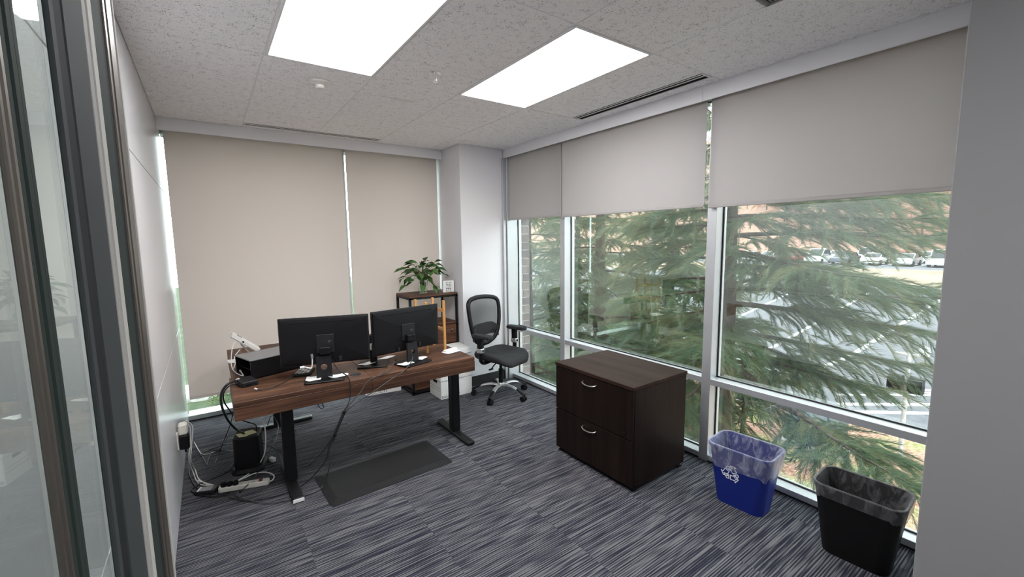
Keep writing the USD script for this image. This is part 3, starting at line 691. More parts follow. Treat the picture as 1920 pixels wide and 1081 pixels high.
part(sh, 'shelf_board', bx(SX0 + .002, SX1 - .002, SY0 + .004, SY1 - .004, .752, .768, .002), 'walnut_x', world=True)
part(sh, 'drawer_box', bx(SX0 + .026, SX1 - .026, SY0 + .018, SY1 - .01, .05, .750), 'walnut_z', world=True)
for z0, z1 in ((.535, .745), (.295, .528), (.055, .288)):
    dr = part(sh, 'drawer', bx(SX0 + .027, SX1 - .027, SY0 + .002, SY0 + .018, z0, z1, .002), 'walnut_x', world=True)
    part(dr, 'knob', mv(rot(lathe([(0, 0), (.006, 0), (.005, .012), (.011, .018), (.011, .022), (0, .024)], 16), PI / 2, [1, 0, 0]), (2.235, SY0 + .002, z1 - .055)), 'chrome', world=True, smooth=40)
    part(dr, 'keyhole', bx(2.230, 2.240, SY0 + .0005, SY0 + .0025, z1 - .095, z1 - .080), 'black_plastic', world=True)

# ---- plaque
t = thing('desk_sign', 'small white square sign block with black lettering on the bookshelf', 'sign', (2.245, 4.43, SZ), math.radians(-6))
part(t, 'block', bx(-.066, .066, 0, .026, 0, .132, .002), 'paper_white')
for s_, z_, h_, b_ in (('BUT DID', .105, .012, True), ('YOU', .073, .022, True), ('DOCUMENT', .056, .0085, False), ('IT?', .018, .028, True)):
    lt = text(s_, h_, (0, 0, 0), (1, 0, 0), (0, 0, 1), .0006, b_); ww = lt.bounds[1][0] - lt.bounds[0][0]
    part(t, 'lettering', mv(lt, (-ww / 2 - lt.bounds[0][0], -.0002, z_)), 'print_black')
part(t, 'lettering', bx(-.04, .04, -.0006, .0002, .008, .012), 'print_black')

# ---- pothos in a glass vase
px, py = 1.985, 4.555
t = thing('potted_plant', 'leafy green pothos cutting in a clear glass vase on the bookshelf', 'plant', (px, py, SZ))
part(t, 'vase', lathe([(0, 0), (.045, 0), (.048, .004), (.050, .05), (.055, .15), (.052, .15), (.047, .05), (.044, .008), (0, .007)], 32), 'vase_glass', smooth=40)
rp = np.random.default_rng(11)
def leaf_mesh(L, W, bend, fold):
    us = np.linspace(0, 1, 7); wd = np.array([.0, .62, .98, .92, .66, .33, .0]) * W / 2; V = []; F = []
    for u_, w_ in zip(us, wd):
        zc = -bend * u_ * u_ * L
        for v_ in (-1, 0, 1): V.append((v_ * w_, u_ * L - (.10 * L if v_ and u_ < .2 else 0), zc + abs(v_) * w_ * fold))
    for i in range(6):
        for j in range(2):
            a = i * 3 + j; F += [(a, a + 1, a + 4), (a, a + 4, a + 3)]
    V = np.array(V); n = len(V); V2 = V - np.array([0, 0, .0006]); F2 = [(c + n, b + n, a + n) for a, b, c in F]
    return trimesh.Trimesh(np.vstack([V, V2]), F + F2, process=False)
NL = 72
for k in range(NL):
    az = k * 2.39996 + rp.uniform(-.3, .3)
    el = math.radians(rp.choice([74, 52, 30, 8, -22], p=[.22, .22, .22, .18, .16]) + rp.uniform(-8, 8))
    R = rp.uniform(.12, .23) * (1.0 if el > 0 else .8)
    r0 = np.array([.02 * math.cos(az), .02 * math.sin(az), .15])
    tip = r0 + np.array([R * math.cos(az) * math.cos(el) * 1.15, R * math.sin(az) * math.cos(el) * .75, R * math.sin(el) * 1.0 + .01])
    midp = (r0 + tip) / 2 + np.array([0, 0, .04])
    part(t, 'stem', tube(spline([(.3 * r0[0], .3 * r0[1], .03), r0, midp, tip], 4), .0019, 5), 'shrub_green')
    L, W = rp.uniform(.078, .115), rp.uniform(.052, .074)
    lm = leaf_mesh(L, W, rp.uniform(.15, .55), rp.uniform(.1, .45))
    lm = rot(lm, rp.uniform(-.6, .6), [0, 1, 0])
    lm = rot(lm, el * .55 - rp.uniform(.1, .6), [1, 0, 0]); lm = rot(lm, az - PI / 2 + rp.uniform(-.5, .5), [0, 0, 1])
    part(t, 'leaf', mv(lm, tip), 'pothos_leaf', smooth=60)

# ---- office chair: local forward is -y
ch = thing('office_chair', 'black mesh office chair with chrome star base by the corner column', 'office chair', (2.53, 3.80, 0), math.radians(17))
part(ch, 'hub', lathe([(0, .085), (.034, .085), (.042, .10), (.042, .135), (.030, .15), (0, .15)], 28), 'silver', smooth=30)
for k in range(5):
    a = math.radians(-146 + 72 * k - 17); ca, sa = math.cos(a), math.sin(a)
    arch = [(.03, .118), (.09, .128), (.16, .125), (.22, .108), (.265, .086), (.30, .070)]
    lp = spline([(r_ * ca, r_ * sa, z_) for r_, z_ in arch], 4)
    leg = part(ch, 'base_arm', tube(lp, np.linspace(.025, .017, len(lp)), 12, flat=.62), 'silver', smooth=50)
    cp = spline([(r_ * ca, r_ * sa, z_ + .006) for r_, z_ in ((.222, .108), (.265, .088), (.305, .070), (.318, .062))], 3)
    part(leg, 'end_cap', tube(cp, np.linspace(.020, .021, len(cp)), 12, flat=.75), 'black_plastic', smooth=50)
    w0 = np.array([.305 * ca, .305 * sa, 0]); side = np.array([-sa, ca, 0])
    cs = [mv(cyl(w0 + side * s * .008 + (0, 0, .029), w0 + side * s * .026 + (0, 0, .029), .0285, n=22), (0, 0, 0)) for s in (-1, 1)]
    part(ch, 'caster', cat_(cs + [cyl(w0 + (0, 0, .03), w0 + (0, 0, .068), .007, n=10)]), 'black_plastic', smooth=35)
part(ch, 'gas_column', cat_(cyl((0, 0, .14), (0, 0, .30), .027), cyl((0, 0, .30), (0, 0, .40), .016)), 'black_metal', smooth=35)
part(ch, 'mechanism', cat_(bx(-.075, .075, -.11, .12, .375, .43, .012), bx(-.05, .05, .10, .235, .39, .425, .01)), 'dark_plastic')
for s, y in ((-1, -.02), (1, .05)):
    part(ch, 'lever', cat_(tube(spline([(s * .07, y, .395), (s * .14, y - .01, .385), (s * .20, y - .02, .36)], 4), .006, 8), rot(bx(-.03, .03, -.012, .012, -.007, .007, .005), 0.4 * s, [0, 1, 0]).apply_translation((s * .215, y - .022, .352)) if False else mv(bx(-.03, .03, -.012, .012, -.007, .007, .005), (s * .215, y - .022, .354))), 'black_plastic', smooth=40)
# seat cushion: saddle with waterfall front
def seat_ring(sc, zoff):
    o = rrect(.50 * sc, .49 * sc, .13 * sc, 8); x, y = o[:, 0], o[:, 1]
    z = .478 + zoff - .055 * np.clip((-y - .10) / .15, 0, 1) ** 2 + .018 * (np.abs(x) / .25) ** 2 + .012 * np.clip((y - .05) / .2, 0, 1)
    return np.column_stack([x, y - .015, z])
part(ch, 'seat', loft([seat_ring(.90, -.062), seat_ring(.98, -.050), seat_ring(1.0, -.030), seat_ring(1.0, -.012), seat_ring(.965, .004), seat_ring(.86, .010), seat_ring(.6, .004), seat_ring(.3, -.004)]), 'seat_black', smooth=60)
part(ch, 'seat_pan', loft([ring(rrect(.36, .34, .10), .415), ring(rrect(.42, .40, .12), .43)]), 'dark_plastic', smooth=40)
# backrest frame: wide rounded top, drawn in to the foot, bowed
def back_y(x, z): return .205 + .10 * (z - .56) / .55 * .75 - .055 * (1 - (x / .24) ** 2) * 0 + .05 * ((x / .24) ** 2) * -1 + .02
outl = [(-.095, .575), (-.155, .62), (-.195, .70), (-.218, .80), (-.232, .92), (-.236, 1.02), (-.222, 1.085), (-.17, 1.118), (-.09, 1.132), (0, 1.136)]
outl = [(x_ * 1.06, .56 + (z_ - .56) * .885) for x_, z_ in outl]
outl = outl + [(-x, z) for x, z in outl[-2::-1]]
fp = spline([(x, back_y(x, z), z) for x, z in outl] + [(.04, back_y(.04, .556), .556), (-.04, back_y(-.04, .556), .556), (-.095, back_y(-.095, .575), .575)], 4)
part(ch, 'back_frame', tube(fp, .025, 10, flat=.75, up0=(0, 1, 0)), 'black_plastic', smooth=60)
V = []; F = []; nz, nx_ = 14, 11
xs_of = lambda z: np.interp(z, [p_[1] for p_ in outl[:9]], [-p_[0] for p_ in outl[:9]])
for s in (0, 1):
    for i in range(nz):
        z = .57 + (1.058 - .57) * i / (nz - 1); xw = xs_of(z) - .004
        for j in range(nx_):
            x = xw * (2 * j / (nx_ - 1) - 1); V.append((x, back_y(x, z) + .002 * s, z))
N = nz * nx_
for i in range(nz - 1):
    for j in range(nx_ - 1):
        a = i * nx_ + j; F += [(a, a + 1, a + nx_ + 1), (a, a + nx_ + 1, a + nx_)]
part(ch, 'back_mesh', trimesh.Trimesh(np.array(V[:N]), F, process=False), 'chair_mesh', smooth=True)
lum = spline([(-.208, back_y(-.208, .715) - .008, .715), (-.14, back_y(-.14, .765), .765), (0, back_y(0, .775) - .012, .775), (.14, back_y(.14, .765), .765), (.208, back_y(.208, .715) - .008, .715)], 5)
lr = [np.array([p_ + (0, -.012, .0), p_ + (0, -.006, .012), p_ + (0, .012, .006), p_ + (0, .012, -.105 - .02 * math.cos(p_[0] * 8)), p_ + (0, -.008, -.11 - .02 * math.cos(p_[0] * 8))]) for p_ in lum]
part(ch, 'lumbar_pad', loft([r_[::-1] for r_ in lr]), 'seat_black', smooth=40)
sp = spline([(0, .20, .40), (0, .255, .42), (0, .275, .50), (0, back_y(0, .60) + .03, .60), (0, back_y(0, .70) + .022, .70)], 5)
part(ch, 'back_support', tube(sp, .035, 10, flat=.45, up0=(0, 1, 0)), 'black_plastic', smooth=50)
for s in (-1, 1):
    ar = tube(spline([(s * .13, .03, .415), (s * .24, .03, .415), (s * .285, .03, .445), (s * .292, .03, .50), (s * .292, .03, .555)], 4), .026, 10, flat=.7)
    arm = part(ch, 'armrest', cat_(ar, bx(s * .292 - .022, s * .292 + .022, .0, .062, .53, .695, .008)), 'black_plastic', smooth=40)
    part(arm, 'collar', bx(s * .292 - .027, s * .292 + .027, -.006, .068, .535, .585, .008), 'silver')
    part(arm, 'button', mv(rot(cyl((0, 0, 0), (0, 0, .006), .011, n=16), PI / 2, [1, 0, 0]), (s * .292, -.005, .56)), 'dark_plastic')
    pad = loft([ring(rrect(.085, .25, .035), .692), ring(rrect(.095, .26, .04), .702), ring(rrect(.095, .26, .04), .716), ring(rrect(.080, .245, .034), .727)])
    part(arm, 'arm_pad', mv(pad, (s * .292, .0, 0)), 'seat_black', smooth=40)

# ---- archive boxes
def archive_box(label, loc, rz, group=None):
    t = thing('archive_box', label, 'box', loc, rz, group)
    w, d, h = .385, .275, .262
    part(t, 'body', bx(-w / 2, w / 2, -d / 2, d / 2, 0, h - .03, .002), 'paper_white')
    ld = part(t, 'lid', bx(-w / 2 - .004, w / 2 + .004, -d / 2 - .004, d / 2 + .004, h - .062, h, .003), 'paper_white')
    part(t, 'hand_hole', rot(bx(-.045, .045, -.001, .001, -.014, .014), 0, [1, 0, 0]).apply_transform(frame_T((-w / 2 - .0004, .0, h - .085), (0, 1, 0), (-1, 0, 0), (0, 0, 1))), 'slot_black')
    lt = text('BASIC DUTY', .026, (0, 0, 0), (1, 0, 0), (0, 0, 1), .0006)
    part(t, 'lettering', mv(lt, (-w / 2 + .008, -d / 2 - .0004, .012)), 'print_black')
    for z in (.085, .115):
        part(t, 'printed_line', bx(-w / 2 - .0007, -w / 2 + .0003, -d / 2 + .015, d / 2 - .02, z, z + .0025), 'print_black')
    part(ld, 'lid_edge', cat_(bx(-w / 2 - .0048, w / 2 + .0048, -d / 2 - .0046, -d / 2 - .0038, h - .064, h - .0615), bx(-w / 2 - .0048, -w / 2 - .0038, -d / 2, d / 2, h - .064, h - .0615)), 'grey_plastic')
    return t
b0 = archive_box('white lidded archive box on the floor by the chair, under another', (2.128, 4.212, 0), math.radians(1))
copy_of(b0, (2.124, 4.210, .2625), math.radians(1), 'white lidded archive box stacked on top of another beside the desk')
copy_of(b0, (1.530, 4.787, 0), math.radians(-7), 'white lidded archive box on the floor left of the bookshelf')

# ---- lateral file cabinet
fc = thing('file_cabinet', 'dark espresso two-drawer lateral file cabinet by the right windows', 'file cabinet', (2.49, 2.125, 0))
part(fc, 'plinth', bx(2.225, 2.775, 1.765, 2.49, 0, .036), 'black_plastic', world=True)
part(fc, 'carcass', bx(2.214, 2.790, 1.748, 2.508, .034, .705, .002), 'espresso_z', world=True)
part(fc, 'top', bx(2.192, 2.794, 1.742, 2.514, .706, .733, .003), 'espresso_y', world=True)
for z0, z1 in ((.038, .358), (.364, .702)):
    dr = part(fc, 'drawer', bx(2.196, 2.214, 1.750, 2.506, z0, z1, .0015), 'espresso_z', world=True)
    hp = spline([(2.196, 2.075, z1 - .045), (2.180, 2.080, z1 - .049), (2.170, 2.11, z1 - .055), (2.168, 2.14, z1 - .057), (2.170, 2.17, z1 - .055), (2.180, 2.20, z1 - .049), (2.196, 2.205, z1 - .045)], 4)
    part(dr, 'handle', tube(hp, .0062, 10, flat=.7), 'chrome', 'curved chrome pull handle', world=True, smooth=50)
part(fc, 'lock', mv(rot(lathe([(0, 0), (.009, 0), (.009, .005), (0, .006)], 18), -PI / 2, [0, 1, 0]), (2.196, 1.815, .402)), 'black_metal', world=True, smooth=30)
for x in (2.24, 2.76):
    for y in (1.775, 2.48): part(fc, 'foot_glide', bx(x - .02, x + .02, y - .02, y + .02, 0, .012), 'black_plastic', world=True)

# ---- wastebaskets with liners
def bin_rings(w0, d0, w1, d1, h, zs, n=10, grow=0.0, r=.055):
    out = []
    for z in zs:
        f = z / h; out.append(ring(rrect(w0 + (w1 - w0) * f + 2 * grow, d0 + (d1 - d0) * f + 2 * grow, r + grow, n), z))
    return out
def wastebasket(label, loc, rz, m, name='wastebasket'):
    t = thing(name, label, 'wastebasket', loc, rz)
    W0, D0, W1, D1, h = .19, .285, .262, .375, .385
    outer = bin_rings(W0, D0, W1, D1, h, [0, .004, .12, .25, .36, .3601])
    rim = bin_rings(W0, D0, W1, D1, h, [.361, .366, .381, .385], grow=.006)
    inner = bin_rings(W0, D0, W1, D1, h, [.385, .30, .15, .008], grow=-.003)
    part(t, 'body', loft(outer + rim + inner, cap0=True, cap1=True), m, smooth=35)
    return t, (W0, D0, W1, D1, h)
def liner(label, loc, rz, m, seed, drop, name='bin_liner', puff=.010, inside=.22):
    """thin bag turned over the rim: wrinkled cuff outside, loose film inside"""
    t = thing(name, label, 'bin liner', loc, rz)
    W0, D0, W1, D1, h = .19, .285, .262, .375, .385
    rings = []; n = 18
    spec = [(h - drop, .012), (h - drop * .75, .013), (h - drop * .45, .012), (h - drop * .2, .011), (h - .004, .011), (h + .006, .006), (h + .004, -.004), (h - .03, -.010), (h - .09, -.014), (h - inside, -.020)]
    for k, (z, g) in enumerate(spec):
        f = min(z / h, 1.0); o = rrect(W0 + (W1 - W0) * f + 2 * g, D0 + (D1 - D0) * f + 2 * g, .055 + g, n)
        P = ring(o, z); ctr = P.mean(0); q = np.column_stack([np.arctan2(o[:, 1], o[:, 0]) * 3.2, np.full(len(o), z * 20), np.zeros(len(o))])
        nn = meshkit.fbm(np.column_stack([np.cos(np.arctan2(o[:, 1], o[:, 0])) * 5, np.sin(np.arctan2(o[:, 1], o[:, 0])) * 5, np.full(len(o), z * 22)]), 4, seed) - .5
        nrm = (P - ctr); nrm[:, 2] = 0; nrm /= np.linalg.norm(nrm, axis=1, keepdims=True)
        amp = puff * (2.2 if k in (0, 1) else 1.0 if k < 5 else .5 if k < 7 else 2.4)
        off = np.abs(nn) * amp if k < 6 else -np.abs(nn) * amp
        P = P + nrm * off[:, None]
        if k == 0: P[:, 2] += nn * .16
        if k in (4, 5): P[:, 2] += np.abs(nn) * .008
        rings.append(P)
    part(t, 'film', loft(rings, cap0=False, cap1=False), m, smooth=50)
    return t
BB, BK = ((2.695, 1.262, 0), math.radians(4)), ((2.712, .672, 0), math.radians(3))
blue, dims = wastebasket('blue rectangular recycling wastebasket by the window, nearer the file cabinet', *BB, 'bin_blue')
liner('clear plastic liner hanging over the rim of the blue wastebasket', *BB, 'film_clear', 3, .13)
black, _ = wastebasket('black rectangular wastebasket by the window, nearest the right pier', *BK, 'bin_black')
liner('smoky grey plastic liner folded over the rim of the black wastebasket', *BK, 'film_smoky', 8, .075, puff=.008)
single('paper_scrap', 'crumpled pale scrap in the bottom of the black wastebasket', 'paper', mv(trimesh.Trimesh(*(lambda s: (s.vertices * (np.array([.05, .05, .035]) * (0.75 + .5 * meshkit.noise(s.vertices * 3, 4))[:, None]), s.faces))(trimesh.creation.icosphere(3))), (2.70, .60, .05)), 'paper_white')
# recycling mark: three chasing arrows in white outline on the wide face
def arrow_outline():
    tri = [np.array((math.cos(a), math.sin(a))) * .052 for a in (PI / 2, PI / 2 + 2 * PI / 3, PI / 2 + 4 * PI / 3)]
    A, B = tri[0], tri[1]; d = (B - A) / np.linalg.norm(B - A); nrm_ = np.array((d[1], -d[0]))
    L = np.linalg.norm(B - A); w = .0135
    one = Polygon([A + d * .020 + nrm_ * w, A + d * (L * .36) + nrm_ * w, A + d * (L * .36) - nrm_ * w, A + d * .004 - nrm_ * w])
    h0 = A + d * (L * .48); two = Polygon([h0 + nrm_ * w, A + d * (L * .80) + nrm_ * w, A + d * (L * .80) + nrm_ * w * 1.9, A + d * (L * 1.0), A + d * (L * .80) - nrm_ * w * 1.9, A + d * (L * .80) - nrm_ * w, h0 - nrm_ * w])
    return one, two
one, two = arrow_outline()
marks = []
for k in range(3):
    for p_ in (one, two):
        q = affinity.rotate(p_, 120 * k, origin=(0, 0)); marks.append(extrude(q.buffer(.0028).difference(q.buffer(-.0022)), .0012))
mk = cat_(marks)
slope = math.atan2(.036, .385)
T = frame_T((-.095 - .036 * .22 / .385 - .0006, .035, .225), (0, -1, 0), (-math.sin(slope), 0, math.cos(slope)), (-math.cos(slope), 0, -math.sin(slope)))
mk.apply_transform(T)
part(blue, 'recycling_mark', mk, 'print_white', 'white outlined recycling arrows')

# ---- under the desk: battery unit, note, power strip, adapter, outlet
t = thing('battery_backup', 'black upright battery backup unit with a flared base under the desk', 'battery backup', (.150, 3.715, 0), math.radians(-14))
part(t, 'base_flange', loft([ring(rrect(.215, .25, .06), 0), ring(rrect(.220, .255, .062), .012), ring(rrect(.19, .225, .055), .034)]), 'black_plastic', smooth=30)
part(t, 'body', loft([ring(rrect(.175, .205, .04), .030), ring(rrect(.172, .20, .04), .15), ring(rrect(.170, .20, .038), .262), ring(rrect(.160, .19, .034), .268)]), 'black_plastic', smooth=30)
part(t, 'top_rim', loft([ring(rrect(.150, .18, .03), .2675), ring(rrect(.146, .176, .03), .272)]), 'dark_plastic')
single('power_plug', 'white plug lying by the base of the battery unit', 'plug', mv(rot(rbox(.035, .055, .03, .01), .5, [0, 0, 1]), (.300, 3.70, 0)), 'cable_white', smooth=30)
paper('yellow sticky notes lying on top of the battery unit', .142, 3.69, .2725, .115, .085, .22, .004, 'sticky_note', 'note_yellow')
t = thing('power_strip', 'white power strip with a dark switch lying on the carpet', 'power strip', (.095, 3.405, 0), math.radians(-17))
part(t, 'housing', rbox(.31, .052, .034, .012), 'ivory_plastic', smooth=30)
part(t, 'switch', bx(.090, .112, -.016, .016, .033, .039, .002), 'red_button')
for k in range(6):
    x = -.125 + k * .036
    if k < 3: part(t, 'plug', mv(lathe([(0, 0), (.017, 0), (.019, .012), (.016, .026), (.007, .032), (0, .032)], 18), (x, 0, .034)), 'black_plastic', smooth=35)
    else:
        for s in (-1, 1): part(t, 'socket_slot', bx(x - .006, x - .004, s * .007 - .0035, s * .007 + .0035, .0335, .0346), 'slot_black')
        part(t, 'socket_slot', bx(x + .003, x + .008, -.0025, .0025, .0335, .0346), 'slot_black')
t = thing('power_adapter', 'flat dark power adapter with a printed label lying by the wall', 'adapter', (-.12, 3.49, 0), math.radians(-22))
part(t, 'case', rbox(.125, .075, .030, .012, .005), 'dark_plastic', smooth=30)
part(t, 'label_print', bx(-.045, .035, -.028, .024, .0299, .0304), 'grey_plastic')
part(t, 'label_print', bx(-.05, -.040, -.03, .028, .0299, .0305), 'paper_white')
t = thing('wall_outlet', 'white outlet plate low on the left wall', 'outlet', (XL, 3.66, .30))
part(t, 'plate', bx(0, .006, -.058, .058, 0, .118, .002), 'white_plastic')
for z in (.028, .072): part(t, 'socket_face', bx(.005, .008, -.018, .018, z, z + .030, .003), 'ivory_plastic')
t = thing('plug_adapter', 'cream plug-in charger in the wall outlet', 'charger', (XL + .008, 3.665, .388))
part(t, 'case', bx(0, .050, -.034, .034, 0, .075, .008), 'ivory_plastic')
part(t, 'status_light', bx(.0495, .0508, -.004, .004, .04, .05), 'dark_plastic')
t = thing('plug_adapter', 'black plug-in power adapter hanging below the cream one', 'charger', (XL + .009, 3.66, .255))
part(t, 'case', bx(0, .056, -.030, .030, .028, .130, .008), 'black_plastic')
part(t, 'cord_boot', cyl((.03, 0, .0), (.03, 0, .03), .006, n=10), 'black_plastic', smooth=40)

# ---- cables
CABLES = {
    'monitor_a': [(0.676, 3.2, 0.869), (0.668, 3.02, 0.843), (0.719, 2.985, 0.79), (0.737, 2.98, 0.742), (0.735, 2.98, 0.651), (0.715, 2.97, 0.594), (0.685, 2.97, 0.553), (0.652, 2.98, 0.482), (0.619, 2.99, 0.411), (0.585, 3.02, 0.302), (0.564, 3.06, 0.199), (0.486, 3.1, 0.09), (0.407, 3.162, 0.01), (0.266, 3.142, 0.01), (0.115, 3.18, 0.01), (0.001, 3.308, 0.01)],
    'monitor_b': [(1.136, 3.17, 0.79), (1.032, 3.03, 0.758), (0.946, 2.985, 0.752), (0.859, 2.98, 0.724), (0.801, 2.97, 0.659), (0.755, 2.965, 0.621), (0.695, 2.965, 0.559), (0.654, 2.975, 0.479), (0.619, 2.99, 0.404), (0.558, 3.1, 0.251), (0.498, 3.3, 0.084), (0.417, 3.428, 0.012), (0.364, 3.51, 0.01), (0.354, 3.653, 0.02), (0.338, 3.775, 0.05), (0.243, 3.72, 0.162)],
    'monitor_c': [(1.287, 3.2, 0.815), (1.235, 3.1, 0.777), (1.129, 2.985, 0.749), (1.049, 2.97, 0.72), (0.888, 2.965, 0.645), (0.782, 2.965, 0.599), (0.701, 2.965, 0.55), (0.657, 2.975, 0.471), (0.621, 2.99, 0.391), (0.587, 3.02, 0.275), (0.583, 3.05, 0.147), (0.566, 3.122, 0.02), (0.507, 3.04, 0.01), (0.38, 3.035, 0.01), (0.226, 3.068, 0.01), (0.115, 3.176, 0.012), (0.032, 3.316, 0.01)],
    'dock': [(0.192, 3.192, 0.755), (0.224, 3.141, 0.752), (0.32, 3.182, 0.752), (0.431, 3.324, 0.752), (0.478, 3.393, 0.765)],
    'white_desk': [(0.459, 3.15, 0.856), (0.488, 3.15, 0.854), (0.529, 3.15, 0.841), (0.539, 3.15, 0.891), (0.538, 3.15, 0.935)],
    'thick_left': [(0.117, 3.429, 0.765), (0.058, 3.28, 0.795), (0.021, 3.28, 0.76), (0.006, 3.28, 0.71), (0.009, 3.3, 0.631), (0.035, 3.4, 0.506), (0.086, 3.6, 0.35), (0.13, 3.7, 0.275)],
    'thick_left_b': [(0.119, 3.362, 0.76), (0.062, 3.25, 0.788), (0.025, 3.27, 0.744), (0.021, 3.3, 0.675), (0.047, 3.4, 0.578), (0.067, 3.5, 0.502)],
    'phone_white': [(0.137, 4.1, 0.905), (0.11, 4.05, 0.853), (0.092, 3.85, 0.772), (0.113, 3.7, 0.748), (0.149, 3.542, 0.76), (0.138, 3.689, 0.765)],
    'phone_white_b': [(0.165, 4.1, 0.834), (0.122, 4.0, 0.805), (0.12, 3.948, 0.765), (0.103, 3.804, 0.76)],
    'white_ups': [(0.223, 3.5, 0.514), (0.241, 3.5, 0.429), (0.256, 3.55, 0.333), (0.252, 3.55, 0.222), (0.235, 3.6, 0.102), (0.176, 3.632, 0.01), (0.091, 3.54, 0.01), (0.002, 3.447, 0.03)],
    'strip_cord': [(0.205, 3.349, 0.02), (0.26, 3.371, 0.01), (0.278, 3.437, 0.01), (0.241, 3.518, 0.01), (0.169, 3.554, 0.01), (0.09, 3.524, 0.01), (0.008, 3.492, 0.01), (-0.069, 3.512, 0.012), (-0.13, 3.607, 0.012), (-0.176, 3.692, 0.012)],
    'white_outlet': [(-0.214, 3.7, 0.459), (-0.189, 3.72, 0.406), (-0.195, 3.72, 0.288), (-0.213, 3.72, 0.174), (-0.204, 3.851, 0.01), (-0.17, 3.649, 0.01), (-0.108, 3.545, 0.014)],
    'white_outlet_b': [(-0.203, 3.72, 0.457), (-0.176, 3.75, 0.391), (-0.192, 3.75, 0.255), (-0.204, 3.75, 0.15), (-0.192, 3.883, 0.012), (-0.164, 3.692, 0.012), (-0.084, 3.544, 0.014), (-0.023, 3.474, 0.014)],
    'white_far': [(-0.208, 4.458, 0.01), (-0.176, 4.258, 0.01), (-0.147, 4.153, 0.008), (-0.094, 4.135, 0.008), (-0.032, 4.184, 0.01), (0.02, 3.9, 0.188), (0.062, 3.6, 0.421), (0.077, 3.5, 0.511)],
    'black_loop': [(0.056, 3.8, 0.178), (-0.02, 4.183, 0.03), (-0.13, 4.178, 0.01), (-0.208, 4.036, 0.01), (-0.231, 3.898, 0.01), (-0.208, 3.716, 0.012), (-0.182, 3.6, 0.01), (-0.13, 3.49, 0.01), (-0.056, 3.396, 0.01), (0.034, 3.356, 0.012)],
    'black_loop_b': [(0.054, 3.75, 0.134), (-0.004, 4.117, 0.015), (-0.076, 4.171, 0.01), (-0.105, 4.063, 0.01), (-0.12, 3.911, 0.01)],
    'black_floor': [(0.049, 3.82, 0.012), (0.018, 3.732, 0.01), (-0.034, 3.678, 0.01), (-0.114, 3.646, 0.012), (-0.169, 3.616, 0.014), (-0.205, 3.569, 0.01), (-0.168, 3.48, 0.01), (-0.092, 3.388, 0.012), (-0.012, 3.352, 0.012)],
    'black_stub': [(-0.176, 4.224, 0.01), (-0.147, 4.088, 0.008), (-0.12, 3.915, 0.008)],
    'black_tail': [(0.066, 3.6, 0.468), (0.051, 3.8, 0.333), (0.002, 4.0, 0.141), (-0.042, 4.079, 0.01), (-0.069, 3.917, 0.008)],
    'ups_power': [(0.119, 3.65, 0.401), (0.159, 3.68, 0.363), (0.203, 3.7, 0.327), (0.212, 3.7, 0.295), (0.207, 3.71, 0.267)],
    'ups_right': [(0.271, 3.797, 0.03), (0.315, 3.847, 0.05), (0.362, 3.974, 0.06), (0.406, 4.2, 0.07), (0.397, 4.35, 0.11), (0.372, 4.4, 0.109), (0.333, 4.42, 0.01)],
    'strip_black': [(0.062, 3.259, 0.05), (0.114, 3.371, 0.03), (0.164, 3.482, 0.02), (0.226, 3.652, 0.01), (0.29, 3.745, 0.01), (0.348, 3.853, 0.01)],
    'hook': [(0.533, 3.05, 0.632), (0.544, 3.05, 0.592), (0.559, 3.05, 0.573), (0.574, 3.05, 0.584), (0.562, 3.05, 0.614)],
    'far_loop': [(0.399, 3.918, 0.01), (0.503, 4.127, 0.01), (0.545, 4.176, 0.01), (0.534, 4.103, 0.01), (0.484, 4.088, 0.01), (0.426, 4.185, 0.01), (0.356, 4.159, 0.01), (0.307, 4.047, 0.01)]}
def cable(key, label, r, m, per=6, ends=None):
    p_ = spline(CABLES[key], per)
    t = thing('cable', label, 'cable', (float(p_[0][0]), float(p_[0][1]), float(p_[0][2])))
    part(t, 'cord', tube(p_, r, 8), m, world=True, smooth=60)
    for e in (ends or ()):
        a, b = (p_[0], p_[0] + (p_[1] - p_[0]) / max(np.linalg.norm(p_[1] - p_[0]), 1e-6) * .028) if e[0] == 0 else (p_[-1], p_[-1] + (p_[-2] - p_[-1]) / max(np.linalg.norm(p_[-2] - p_[-1]), 1e-6) * .028)
        part(t, 'connector', tube([a, b], r * 1.9, 8), e[1], world=True)
    return t
cable('monitor_a', 'black cable from the left monitor hanging over the desk front', .0038, 'cable_black', ends=((0, 'black_plastic'),))
cable('monitor_b', 'dark cable from left of the right monitor neck joining the hanging bundle', .0036, 'cable_grey', ends=((0, 'black_plastic'),))
cable('monitor_c', 'dark cable from right of the right monitor neck drooping along the fascia to the bundle', .0036, 'cable_grey', ends=((0, 'black_plastic'),))
cable('dock', 'black cable with a white plug lying on the desk beside the hub', .0030, 'cable_black', ends=((0, 'white_plastic'),))
cable('white_desk', 'short white cable bent upright at the left monitor, over the calculator', .0042, 'cable_white', ends=((0, 'white_plastic'), (1, 'grey_plastic')))
cable('thick_left', 'thick black cable bunch looping off the left desk edge to the battery unit', .0075, 'cable_black', ends=((0, 'white_plastic'),))
cable('thick_left_b', 'thinner black cable falling off the left desk edge from the hub', .0042, 'cable_black')
cable('phone_white', 'long white cord looping from the desk phone down to the hub', .0038, 'cable_white', ends=((1, 'cable_white'),))
CABLES['phone_tail'] = [(0.204, 4.21, .757), (0.262, 4.20, .763), (0.32, 4.17, .759), (0.36, 4.17, .758), (0.405, 4.19, .758)]
cable('phone_tail', 'white cord lying behind the organizer with a dark plug', .0042, 'cable_white', ends=((1, 'black_plastic'),))
cable('phone_white_b', 'short white cord hanging behind the desk phone', .0034, 'cable_white')
cable('white_ups', 'white cord dropping past the battery unit to the power strip', .0042, 'cable_white')
cable('strip_cord', 'white supply cord looping from the switch end of the power strip', .0052, 'cable_white')
